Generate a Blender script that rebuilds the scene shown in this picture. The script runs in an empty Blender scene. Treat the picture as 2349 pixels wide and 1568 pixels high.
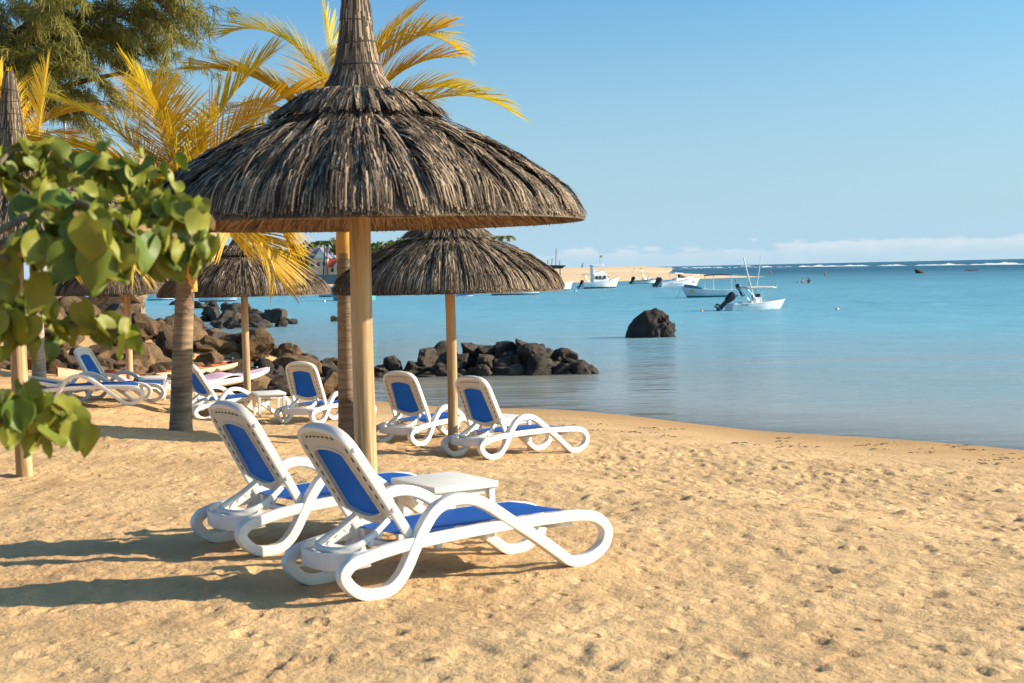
import bpy, bmesh, math, random
import numpy as np
from mathutils import Vector, Matrix

sc = bpy.context.scene
COL = sc.collection
R = math.radians

# ------------------------------------------------------------------ camera
EYE = 1.6
ROLL = math.atan(.0219)
PITCH = math.atan(164.2 / 3262)
cam_d = bpy.data.cameras.new('camera')
cam = bpy.data.objects.new('camera', cam_d)
COL.objects.link(cam)
cr, sr, cp, sp = math.cos(ROLL), math.sin(ROLL), math.cos(PITCH), math.sin(PITCH)
right = Vector((cr, -sr * sp, -sr * cp)); up = Vector((sr, cr * sp, cr * cp)); back = Vector((0, -cp, sp))
M = Matrix.Identity(4)
for i in range(3):
    M[i][0], M[i][1], M[i][2] = right[i], up[i], back[i]
M[2][3] = EYE
cam.matrix_world = M
cam_d.sensor_width = 36
cam_d.lens = 50.0
cam_d.clip_start = .1
cam_d.clip_end = 60000
cam_d.dof.use_dof = True
cam_d.dof.focus_distance = 20
cam_d.dof.aperture_fstop = 7.1
sc.camera = cam

# ------------------------------------------------------------------ sky and sun
SUN_EL, SUN_AZ = 23.5, 2.0            # sun stands to the right, a touch ahead of the camera
w = bpy.data.worlds.new('World'); sc.world = w; w.use_nodes = True
nt = w.node_tree; nt.nodes.clear()
def wn(t, **k):
    n = nt.nodes.new(t)
    for a, b in k.items(): setattr(n, a, b)
    return n
sky = wn('ShaderNodeTexSky', sky_type='NISHITA', sun_disc=False, sun_elevation=R(SUN_EL), sun_rotation=R(90 - SUN_AZ),
         altitude=0, air_density=1.0, dust_density=2.6, ozone_density=1.4)
tint = wn('ShaderNodeMix', data_type='RGBA', blend_type='MULTIPLY'); tint.inputs[0].default_value = 1
nt.links.new(sky.outputs[0], tint.inputs[6]); tint.inputs[7].default_value = (.72, 1.28, 1.68, 1)
tc = wn('ShaderNodeTexCoord'); sep = wn('ShaderNodeSeparateXYZ'); nt.links.new(tc.outputs['Generated'], sep.inputs[0])
def wm(op, a, b=None, c=None):
    n = wn('ShaderNodeMath', operation=op)
    for i, v in enumerate((a, b, c)):
        if v is None: continue
        if isinstance(v, (int, float)): n.inputs[i].default_value = v
        else: nt.links.new(v, n.inputs[i])
    return n.outputs[0]
az = wm('ARCTAN2', sep.outputs[0], sep.outputs[1]); el = sep.outputs[2]
def wcomb(x, y, z=0.0):
    n = wn('ShaderNodeCombineXYZ')
    for i, v in enumerate((x, y, z)):
        if isinstance(v, (int, float)): n.inputs[i].default_value = v
        else: nt.links.new(v, n.inputs[i])
    return n.outputs[0]
def wnoise(vec, scale, detail):
    n = wn('ShaderNodeTexNoise'); n.inputs['Scale'].default_value = scale; n.inputs['Detail'].default_value = detail
    nt.links.new(vec, n.inputs['Vector']); return n.outputs['Fac']
cv = wcomb(wm('MULTIPLY', az, 42), wm('MULTIPLY', el, 130))
puffs = wnoise(cv, 1.0, 6)
lowf = wnoise(wcomb(wm('MULTIPLY', az, 5), 3.3), 1.0, 2)
top = wm('ADD', wm('MULTIPLY', lowf, .020), wm('MULTIPLY', puffs, .030))       # how high the bank reaches
d1 = wm('SUBTRACT', top, wm('ADD', el, .0105))
mask = wn('ShaderNodeMapRange', interpolation_type='SMOOTHSTEP'); nt.links.new(d1, mask.inputs[0])
mask.inputs[1].default_value = -.0005; mask.inputs[2].default_value = .005
lowcut = wn('ShaderNodeMapRange', interpolation_type='SMOOTHSTEP'); nt.links.new(el, lowcut.inputs[0])
lowcut.inputs[1].default_value = .002; lowcut.inputs[2].default_value = .014
lowcut.inputs[3].default_value = .25; lowcut.inputs[4].default_value = .8
cm = wm('MULTIPLY', mask.outputs[0], wm('MULTIPLY', lowcut.outputs[0], wm('ADD', .0, wm('MULTIPLY', puffs, 1.15))))
cmix = wn('ShaderNodeMix', data_type='RGBA'); nt.links.new(cm, cmix.inputs[0])
hz = wn('ShaderNodeMapRange', interpolation_type='SMOOTHSTEP'); nt.links.new(el, hz.inputs[0])
for i_, v_ in ((1, -.02), (2, .21), (3, .85), (4, 0.0)): hz.inputs[i_].default_value = v_
hmix = wn('ShaderNodeMix', data_type='RGBA'); nt.links.new(hz.outputs[0], hmix.inputs[0]); nt.links.new(tint.outputs[2], hmix.inputs[6]); hmix.inputs[7].default_value = (4.4, 6.4, 7.9, 1)
nt.links.new(hmix.outputs[2], cmix.inputs[6])
cmix.inputs[7].default_value = (6.5, 7.0, 7.4, 1)
bg = wn('ShaderNodeBackground'); bg.inputs[1].default_value = .07
nt.links.new(cmix.outputs[2], bg.inputs[0])
nt.links.new(bg.outputs[0], wn('ShaderNodeOutputWorld').inputs[0])

sun_d = bpy.data.lights.new('sun', 'SUN'); sun_d.energy = 5.0; sun_d.angle = R(.53); sun_d.color = (1, .86, .66)
sun = bpy.data.objects.new('sun', sun_d); COL.objects.link(sun)
sdir = Vector((math.cos(R(SUN_AZ)) * math.cos(R(SUN_EL)), math.sin(R(SUN_AZ)) * math.cos(R(SUN_EL)), math.sin(R(SUN_EL))))
sun.rotation_euler = sdir.to_track_quat('Z', 'Y').to_euler()
sun.location = (30, 0, 20)

sc.view_settings.view_transform = 'Standard'
sc.view_settings.look = 'None'
sc.view_settings.gamma = 1
sc.view_settings.exposure = .83
sc.render.engine = 'CYCLES'
sc.cycles.use_denoising = True
sc.cycles.max_bounces = 6
sc.cycles.transparent_max_bounces = 8
sc.cycles.caustics_reflective = False
sc.cycles.caustics_refractive = False

# ------------------------------------------------------------------ helpers
def bearing(px, py):
    """direction of a sight line, for surveying the place from the photograph"""
    x, y = (px - 1174.5) / 3262, -(py - 784) / 3262
    x2, y2 = cr * x + sr * y, -sr * x + cr * y
    return Vector((x2, cp + y2 * sp, -sp + y2 * cp))
def on_level(px, py, z):
    d = bearing(px, py); t = (z - EYE) / d.z
    return Vector((d.x * t, d.y * t, z))
def at_range(px, py, y):
    d = bearing(px, py); t = y / d.y
    return Vector((d.x * t, y, EYE + d.z * t))

def mesh_np(name, V, Q=None, T=None):
    V = np.asarray(V, np.float32).reshape(-1, 3)
    nq = 0 if Q is None else len(Q); ntr = 0 if T is None else len(T)
    me = bpy.data.meshes.new(name)
    me.vertices.add(len(V)); me.vertices.foreach_set('co', V.ravel())
    loops = np.concatenate(([np.asarray(Q, np.int32).ravel()] if nq else []) + ([np.asarray(T, np.int32).ravel()] if ntr else []))
    me.loops.add(len(loops)); me.loops.foreach_set('vertex_index', loops)
    st = np.concatenate((np.arange(nq) * 4, nq * 4 + np.arange(ntr) * 3)).astype(np.int32)
    me.polygons.add(nq + ntr); me.polygons.foreach_set('loop_start', st)
    me.update(calc_edges=True); me.validate()
    return me
def mesh_py(name, V, Fc):
    me = bpy.data.meshes.new(name); me.from_pydata([tuple(v) for v in V], [], Fc); me.update(); return me
def smooth(me, ang=None):
    me.polygons.foreach_set('use_smooth', [True] * len(me.polygons))
    if ang is not None:
        try: me.set_sharp_from_angle(angle=R(ang))
        except Exception: pass
    return me
def ob(name, me, mat=None, parent=None, loc=None, rot=None, scale=None):
    o = bpy.data.objects.new(name, me); COL.objects.link(o)
    if mat is not None and me is not None and hasattr(me, 'materials') and len(me.materials) == 0: me.materials.append(mat)
    if parent is not None: o.parent = parent
    if loc is not None: o.location = loc
    if rot is not None: o.rotation_euler = rot
    if scale is not None: o.scale = scale
    return o
def thing(name, label, cat, loc=(0, 0, 0), rz=0, group=None):
    o = bpy.data.objects.new(name, None); COL.objects.link(o)
    o.empty_display_size = .2; o.location = loc; o.rotation_euler = (0, 0, rz)
    return tag(o, label, cat, group)
def tag(o, label, cat=None, group=None, kind=None):
    o['label'] = label
    if cat: o['category'] = cat
    if group: o['group'] = group
    if kind: o['kind'] = kind
    return o
def dup(root, parent=None):
    c = root.copy(); COL.objects.link(c); c.parent = parent
    for ch in root.children: dup(ch, c)
    return c

class MB:
    """collects simple solids into one mesh"""
    def __init__(s): s.v = []; s.f = []
    def add(s, V, F):
        k = len(s.v); s.v += [tuple(p) for p in V]; s.f += [tuple(i + k for i in f) for f in F]; return s
    def box(s, a, b, m=None):
        x0, y0, z0 = a; x1, y1, z1 = b
        V = [Vector(p) for p in ((x0, y0, z0), (x1, y0, z0), (x1, y1, z0), (x0, y1, z0), (x0, y0, z1), (x1, y0, z1), (x1, y1, z1), (x0, y1, z1))]
        if m is not None: V = [m @ p for p in V]
        return s.add(V, [(0, 3, 2, 1), (4, 5, 6, 7), (0, 1, 5, 4), (1, 2, 6, 5), (2, 3, 7, 6), (3, 0, 4, 7)])
    def tube(s, P, r, n=8, closed=False):
        """round tube along P; r a number or a list"""
        P = [Vector(p) for p in P]; N = len(P); rs = r if isinstance(r, (list, tuple)) else [r] * N
        V = []; u = None
        for i, p in enumerate(P):
            t = (P[(i + 1) % N] - P[i - 1]) if closed else (P[min(i + 1, N - 1)] - P[max(i - 1, 0)])
            t = t.normalized() if t.length > 1e-9 else Vector((0, 0, 1))
            if u is None: u = t.orthogonal().normalized()
            u = (u - t * u.dot(t)); u = u.normalized() if u.length > 1e-6 else t.orthogonal().normalized()
            w_ = t.cross(u)
            for k in range(n):
                a = 2 * math.pi * k / n; V.append(p + (u * math.cos(a) + w_ * math.sin(a)) * rs[i])
        F = []
        for i in range(N if closed else N - 1):
            j = (i + 1) % N
            for k in range(n):
                F.append((i * n + k, i * n + (k + 1) % n, j * n + (k + 1) % n, j * n + k))
        if not closed: F += [tuple(range(n))[::-1], tuple((N - 1) * n + k for k in range(n))]
        return s.add(V, F)
    def lathe(s, prof, n=24, m=None, cap=True):
        V = []; F = []
        for r, z in prof:
            for k in range(n):
                a = 2 * math.pi * k / n; V.append(Vector((r * math.cos(a), r * math.sin(a), z)))
        if m is not None: V = [m @ p for p in V]
        N = len(prof)
        for i in range(N - 1):
            for k in range(n): F.append((i * n + k, i * n + (k + 1) % n, (i + 1) * n + (k + 1) % n, (i + 1) * n + k))
        if cap: F += [tuple(range(n))[::-1], tuple((N - 1) * n + k for k in range(n))]
        return s.add(V, F)
    def mesh(s, name, sm=None):
        me = mesh_py(name, s.v, s.f)
        if sm is not None: smooth(me, sm)
        return me
    def build(s, name, mat, parent=None, sm=None, bevel=None, loc=None, rot=None):
        me = s.mesh(name, None)
        if bevel:
            bm = bmesh.new(); bm.from_mesh(me)
            bmesh.ops.remove_doubles(bm, verts=bm.verts, dist=1e-5)
            es = [e for e in bm.edges if len(e.link_faces) == 2 and e.calc_face_angle(0) > R(35)]
            bmesh.ops.bevel(bm, geom=es, offset=bevel, segments=2, affect='EDGES', profile=.6)
            bm.to_mesh(me); bm.free(); me.update()
        if sm is not None: smooth(me, sm)
        return ob(name, me, mat, parent, loc, rot)

# ------------------------------------------------------------------ noise in numpy
_rs = np.random.RandomState(7)
_PERM = np.concatenate([_rs.permutation(256)] * 3)
_VAL = _rs.rand(256) * 2 - 1
def vnoise(x, y, z=0.0):
    x, y, z = np.broadcast_arrays(np.asarray(x, float), np.asarray(y, float), np.asarray(z, float))
    xi, yi, zi = np.floor(x).astype(int), np.floor(y).astype(int), np.floor(z).astype(int)
    fx, fy, fz = x - xi, y - yi, z - zi
    fx, fy, fz = [f * f * f * (f * (f * 6 - 15) + 10) for f in (fx, fy, fz)]
    def h(a, b, c): return _VAL[_PERM[_PERM[_PERM[a & 255] + (b & 255)] + (c & 255)]]
    r = 0
    for dz in (0, 1):
        for dy in (0, 1):
            for dx in (0, 1):
                r = r + h(xi + dx, yi + dy, zi + dz) * (fx if dx else 1 - fx) * (fy if dy else 1 - fy) * (fz if dz else 1 - fz)
    return r
def fbm(x, y, z=0.0, o=4, g=.5):
    s = 0; a = 1
    for i in range(o):
        s = s + a * vnoise(x * 2 ** i + 17.3 * i, y * 2 ** i + 5.1 * i, z * 2 ** i); a *= g
    return s

# ------------------------------------------------------------------ materials
def mat_new(name):
    m = bpy.data.materials.new(name); m.use_nodes = True
    t = m.node_tree; b = t.nodes['Principled BSDF']
    return m, t, b
def mnode(t, ty, **k):
    n = t.nodes.new(ty)
    for a, b in k.items():
        if a in n.inputs.keys(): n.inputs[a].default_value = b
        else: setattr(n, a, b)
    return n
def ramp(t, fac, stops):
    r = t.nodes.new('ShaderNodeValToRGB'); e = r.color_ramp.elements
    while len(e) < len(stops): e.new(.5)
    for i, (p, c) in enumerate(stops):
        e[i].position = p; e[i].color = (*c, 1) if len(c) == 3 else c
    t.links.new(fac, r.inputs[0]); return r.outputs[0]
def plain(name, col, rough=.5, var=.12, scale=6, bump=0, bscale=60, spec=.5, metal=0, coord='Object'):
    """one colour with a mottled grain"""
    m, t, b = mat_new(name)
    tcn = mnode(t, 'ShaderNodeTexCoord')
    n = mnode(t, 'ShaderNodeTexNoise', Scale=scale, Detail=4.0); t.links.new(tcn.outputs[coord], n.inputs['Vector'])
    c = Vector(col)
    t.links.new(ramp(t, n.outputs['Fac'], [(.3, tuple(c * (1 - var))), (.7, tuple(min(1, x) for x in c * (1 + var)))]), b.inputs['Base Color'])
    b.inputs['Roughness'].default_value = rough; b.inputs['Metallic'].default_value = metal
    b.inputs['Specular IOR Level'].default_value = spec
    if bump:
        n2 = mnode(t, 'ShaderNodeTexNoise', Scale=bscale, Detail=3.0); t.links.new(tcn.outputs[coord], n2.inputs['Vector'])
        bp = mnode(t, 'ShaderNodeBump', Strength=bump, Distance=.01); t.links.new(n2.outputs['Fac'], bp.inputs['Height'])
        t.links.new(bp.outputs[0], b.inputs['Normal'])
    return m

# ================================================================== THE SETTING
SEA = -1.0
SHN = (.694, .72); SHC = 18.9          # straight run of the waterline: n.p = c
PROFILE = [(-400, -9), (-60, -5.5), (-20, -2.6), (-6, -1.5), (0, -1.0), (4, -.68), (6.2, -.5), (8.5, -.41), (9.6, -.3),
           (11, -.08), (12.5, -.03), (14, .02), (20, .07), (40, .3)]
LOUNGER_W = .66
# near-side midpoint x, y, heading, drop across, drop along, height offset, reclining of the back (degrees from upright)
LOUNGERS = [
    dict(x=-.18, y=7.07, yaw=34.0, tilt=.047, pt=0, dz=.008, back=31.5),
    dict(x=-.905, y=8.27, yaw=36.0, tilt=.015, pt=0, dz=.01, back=29),
    dict(x=.22, y=15.35, yaw=42.0, tilt=.03, pt=-.045, dz=0, back=25),
    dict(x=-.737, y=17.26, yaw=52.0, tilt=0, pt=-.02, dz=-.02, back=24),
    dict(x=-2.45, y=20.44, yaw=62.0, tilt=0, pt=-.06, dz=-.02, back=24),
    dict(x=-4.03, y=21.03, yaw=41.0, tilt=0, pt=0, dz=-.04, back=32),
    dict(x=-6.23, y=22.1, yaw=-10.0, tilt=0, pt=0, dz=-.03, back=30),
    dict(x=-6.22, y=20.6, yaw=4.0, tilt=0, pt=-.02, dz=.02, back=80),
]
def ground0(x, y):
    x = np.asarray(x, float); y = np.asarray(y, float)
    d = SHC - (SHN[0] * x + SHN[1] * y) + .35 * np.sin(x * .55 + 1) + .25 * np.sin(x * 1.3)*np.exp(-((SHC - SHN[0] * x - SHN[1] * y) / 6) ** 2)
    z = np.interp(d, [a for a, b in PROFILE], [b for a, b in PROFILE])
    k = np.clip((y - 11) / 9, 0, 1); k = k * k * (3 - 2 * k)
    z = z + np.minimum(.06 * np.maximum(0, -x - 3.5), .9) * k
    z = z + .13 * np.exp(-((x + 3.8) ** 2 + (y - 15.9) ** 2) / 2.6)
    # embankment that carries the boulders
    crest = np.interp(x, [-30, -16, -11, -8, -6.6, -5.6, -4.3, -3.6, -2.5], [1.3, 1.2, .75, .2, -.1, -.35, -.85, -1.2, -3])
    s = np.interp(y, [27.6, 32.5, 34.5, 38.5, 44], [0, 1, 1, .0, 0])
    s2 = np.interp(y, [27.6, 32.5, 41, 44], [0, 1, 1, 0])
    kx = np.clip((-x - 10) / 1.2, 0, 1)
    ss = s * (1 - kx) + s2 * kx
    m = np.where(ss > 0, -1.6 + (crest + 1.6) * ss, -99.)
    return np.maximum(z, m)
FEET = []                               # (x, y, z) contact points the sand has settled to
for L in LOUNGERS:
    c, s_ = math.cos(R(L['yaw'])), math.sin(R(L['yaw']))
    L['z'] = float(ground0(L['x'], L['y'])) + L['dz']
    for a in (-.6, .6):
        for b in (0.02, LOUNGER_W - .02):
            FEET.append((L['x'] + c * a - s_ * b, L['y'] + s_ * a + c * b, L['z'] - L['tilt'] * b + L['pt'] * a + .006))
def ground(x, y):
    z = ground0(x, y); wsum = 0; zs = 0
    for fx, fy, fz in FEET:
        d2 = (x - fx) ** 2 + (y - fy) ** 2
        wgt = np.exp(-d2 / .07)
        zs = zs + wgt * fz; wsum = wsum + wgt
    k = np.clip(wsum, 0, 1)
    return np.where(wsum > 1e-6, z * (1 - k) + k * zs / np.maximum(wsum, 1e-9), z)
def gz(x, y): return float(ground(np.array([x]), np.array([y]))[0])
def on_sand(px, py):
    z = 0.
    for i in range(60):
        p = on_level(px, py, z); z = .7 * z + .3 * gz(p.x, p.y)
    return on_level(px, py, z)

# ---- sand
def axis(lo, hi, step, far_lo, far_hi, grow=1.25):
    a = list(np.arange(lo, hi, step)); s = step; v = lo
    left = []
    while v > far_lo: s *= grow; v -= s; left.append(v)
    s = step; v = a[-1]; rightv = []
    while v < far_hi: s *= grow; v += s; rightv.append(v)
    return np.array(left[::-1] + a + rightv)
gx = axis(-6.6, 8.6, .024, -2500, 900)
ys = [3.0]
while ys[-1] < 31: ys.append(ys[-1] + max(.016, .0050 * ys[-1]))
s_ = .2
while ys[-1] < 420: s_ *= 1.06; ys.append(ys[-1] + s_)
pre = []; v = 3.0; s_ = .03
while v > -60: s_ *= 1.3; v -= s_; pre.append(v)
gy = np.array(pre[::-1] + ys)
X, Y = np.meshgrid(gx, gy)
Z = ground(X, Y)
DW = SHC - (SHN[0] * X + SHN[1] * Y)
near = np.clip((34 - np.hypot(X, Y)) / 8, 0, 1)
dry = np.clip((DW - 3.2) / 2.5, 0, 1)                        # trodden sand above the tide line
rel = .014 * fbm(X * .8, Y * .8, 0, 2) + .007 * fbm(X * 3.1, Y * 3.1, 3.3, 2) + .010 * fbm(X * 9, Y * 9, 7.7, 3)
rid = 1 - np.abs(fbm(X * 5.5 + 2 * fbm(X, Y, 1.1, 2), Y * 6.5, 9.1, 2))
rel = rel + .008 * (rid - .6) * np.clip(fbm(X * .8, Y * .8, 4.4, 2) + .35, 0, 1)
rng = np.random.RandomState(11)
dent = np.zeros_like(Z)
for i in range(7400):                                        # old footprints, scuffs and clods
    fx = rng.uniform(-7, 9.5); fy = 3.2 + 20 * rng.rand() ** 1.35
    if i >= 5200: fx = rng.uniform(.5, 9); fy = rng.uniform(9.5, 17.5)   # the walk along the top of the beach
    if SHC - SHN[0] * fx - SHN[1] * fy < 3.6: continue
    a = rng.rand() * math.pi; small = rng.rand() < (.94 if i < 5200 else .6)
    l, wd = (rng.uniform(.03, .085), rng.uniform(.022, .045)) if small else (rng.uniform(.09, .14), rng.uniform(.045, .07))
    dp = rng.uniform(.005, .015) * (1 if small else 1.2) * (1 if rng.rand() < .8 else -.8)
    i0, i1 = np.searchsorted(gy, [fy - .35, fy + .35]); j0, j1 = np.searchsorted(gx, [fx - .35, fx + .35])
    if i1 <= i0 or j1 <= j0: continue
    xx, yy = X[i0:i1, j0:j1] - fx, Y[i0:i1, j0:j1] - fy
    u_ = (xx * math.cos(a) + yy * math.sin(a)) / l; v_ = (-xx * math.sin(a) + yy * math.cos(a)) / wd
    r2 = u_ * u_ + v_ * v_
    dent[i0:i1, j0:j1] += -dp * np.exp(-r2 * r2) + .45 * dp * np.exp(-(np.sqrt(r2) - 1.35) ** 2 * 7)
quiet = np.ones_like(Z)
for fx, fy, fz in FEET:
    quiet *= 1 - .8 * np.exp(-((X - fx) ** 2 + (Y - fy) ** 2) / .03)
Z = Z + (rel * .95 + dent) * near * (.12 + .88 * dry) * quiet
Z = np.where(np.hypot(X, Y) > 60, np.minimum(Z, np.where(X > -60, 99, 99)), Z)
ny, nx = X.shape
idx = np.arange(ny * nx).reshape(ny, nx)
Q = np.stack([idx[:-1, :-1], idx[:-1, 1:], idx[1:, 1:], idx[1:, :-1]], -1).reshape(-1, 4)
beach_me = mesh_np('beach', np.stack([X, Y, Z], -1), Q)
beach_me.polygons.foreach_set('use_smooth', [True] * len(beach_me.polygons))

def sand_mat(name='sand', c0=(.47, .285, .135), c1=(.67, .435, .215), wet=True):
    m, t, b = mat_new(name)
    g = mnode(t, 'ShaderNodeNewGeometry')
    n1 = mnode(t, 'ShaderNodeTexNoise', Scale=1.3, Detail=5.0); t.links.new(g.outputs['Position'], n1.inputs['Vector'])
    n2 = mnode(t, 'ShaderNodeTexNoise', Scale=190.0, Detail=3.0); t.links.new(g.outputs['Position'], n2.inputs['Vector'])
    mx = mnode(t, 'ShaderNodeMath', operation='MULTIPLY_ADD'); t.links.new(n2.outputs['Fac'], mx.inputs[0]); mx.inputs[1].default_value = .55
    t.links.new(n1.outputs['Fac'], mx.inputs[2])
    col = ramp(t, mx.outputs[0], [(.5, c0), (1.02, c1)])
    sx = mnode(t, 'ShaderNodeSeparateXYZ'); t.links.new(g.outputs['Position'], sx.inputs[0])
    if wet:
        nw = mnode(t, 'ShaderNodeTexNoise', Scale=1.6, Detail=4.0); t.links.new(g.outputs['Position'], nw.inputs['Vector'])
        a = mnode(t, 'ShaderNodeMath', operation='MULTIPLY_ADD'); t.links.new(nw.outputs['Fac'], a.inputs[0]); a.inputs[1].default_value = .10
        t.links.new(sx.outputs[2], a.inputs[2])
        mr = mnode(t, 'ShaderNodeMapRange'); t.links.new(a.outputs[0], mr.inputs[0])
        for i, v in ((1, -.95), (2, -.62), (3, 1.0), (4, 0.0)): mr.inputs[i].default_value = v
        w1 = mnode(t, 'ShaderNodeMix', data_type='RGBA'); t.links.new(mr.outputs[0], w1.inputs[0]); t.links.new(col, w1.inputs[6])
        w1.inputs[7].default_value = (.42, .235, .085, 1)
        # dark specks: bits of shell and weed washed up
        vo = mnode(t, 'ShaderNodeTexVoronoi', Scale=7.0); t.links.new(g.outputs['Position'], vo.inputs['Vector'])
        lt = mnode(t, 'ShaderNodeMath', operation='LESS_THAN'); t.links.new(vo.outputs['Distance'], lt.inputs[0]); lt.inputs[1].default_value = .085
        ml = mnode(t, 'ShaderNodeMath', operation='MULTIPLY'); t.links.new(lt.outputs[0], ml.inputs[0]); t.links.new(mr.outputs[0], ml.inputs[1])
        w2 = mnode(t, 'ShaderNodeMix', data_type='RGBA'); t.links.new(ml.outputs[0], w2.inputs[0]); t.links.new(w1.outputs[2], w2.inputs[6])
        w2.inputs[7].default_value = (.12, .07, .035, 1)
        col = w2.outputs[2]
        rr = mnode(t, 'ShaderNodeMapRange'); t.links.new(a.outputs[0], rr.inputs[0])
        for i, v in ((1, -.99), (2, -.86), (3, .28), (4, .9)): rr.inputs[i].default_value = v
        t.links.new(rr.outputs[0], b.inputs['Roughness'])
    else: b.inputs['Roughness'].default_value = .9
    t.links.new(col, b.inputs['Base Color'])
    b.inputs['Specular IOR Level'].default_value = .2
    n3 = mnode(t, 'ShaderNodeTexNoise', Scale=26.0, Detail=6.0, Roughness=.62); t.links.new(g.outputs['Position'], n3.inputs['Vector'])
    # small pits and clods, scattered unevenly
    wp = mnode(t, 'ShaderNodeVectorMath', operation='MULTIPLY_ADD'); t.links.new(n3.outputs['Color'], wp.inputs[0]); wp.inputs[1].default_value = (.05, .05, 0); t.links.new(g.outputs['Position'], wp.inputs[2])
    pv = mnode(t, 'ShaderNodeTexVoronoi', Scale=8.5); t.links.new(wp.outputs[0], pv.inputs['Vector'])
    pd = mnode(t, 'ShaderNodeMapRange', interpolation_type='SMOOTHSTEP'); t.links.new(pv.outputs['Distance'], pd.inputs[0])
    for i, v in ((1, .10), (2, .34), (3, 1.0), (4, 0.0)): pd.inputs[i].default_value = v
    sc_ = mnode(t, 'ShaderNodeSeparateColor'); t.links.new(pv.outputs['Color'], sc_.inputs[0])
    pk = mnode(t, 'ShaderNodeMapRange'); t.links.new(sc_.outputs[0], pk.inputs[0])
    for i, v in ((1, .45), (2, 1.0), (3, 0.0), (4, -1.5)): pk.inputs[i].default_value = v
    pm = mnode(t, 'ShaderNodeMath', operation='MULTIPLY'); t.links.new(pd.outputs[0], pm.inputs[0]); t.links.new(pk.outputs[0], pm.inputs[1])
    hs_ = mnode(t, 'ShaderNodeMath', operation='ADD'); t.links.new(pm.outputs[0], hs_.inputs[0]); t.links.new(n3.outputs['Fac'], hs_.inputs[1])
    bp = mnode(t, 'ShaderNodeBump', Strength=.8, Distance=.022); t.links.new(hs_.outputs[0], bp.inputs['Height'])
    t.links.new(bp.outputs[0], b.inputs['Normal'])
    return m
SAND = sand_mat()
beach = ob('beach', beach_me, SAND)
tag(beach, 'trodden golden sand beach sloping down to the lagoon', kind='structure')

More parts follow.
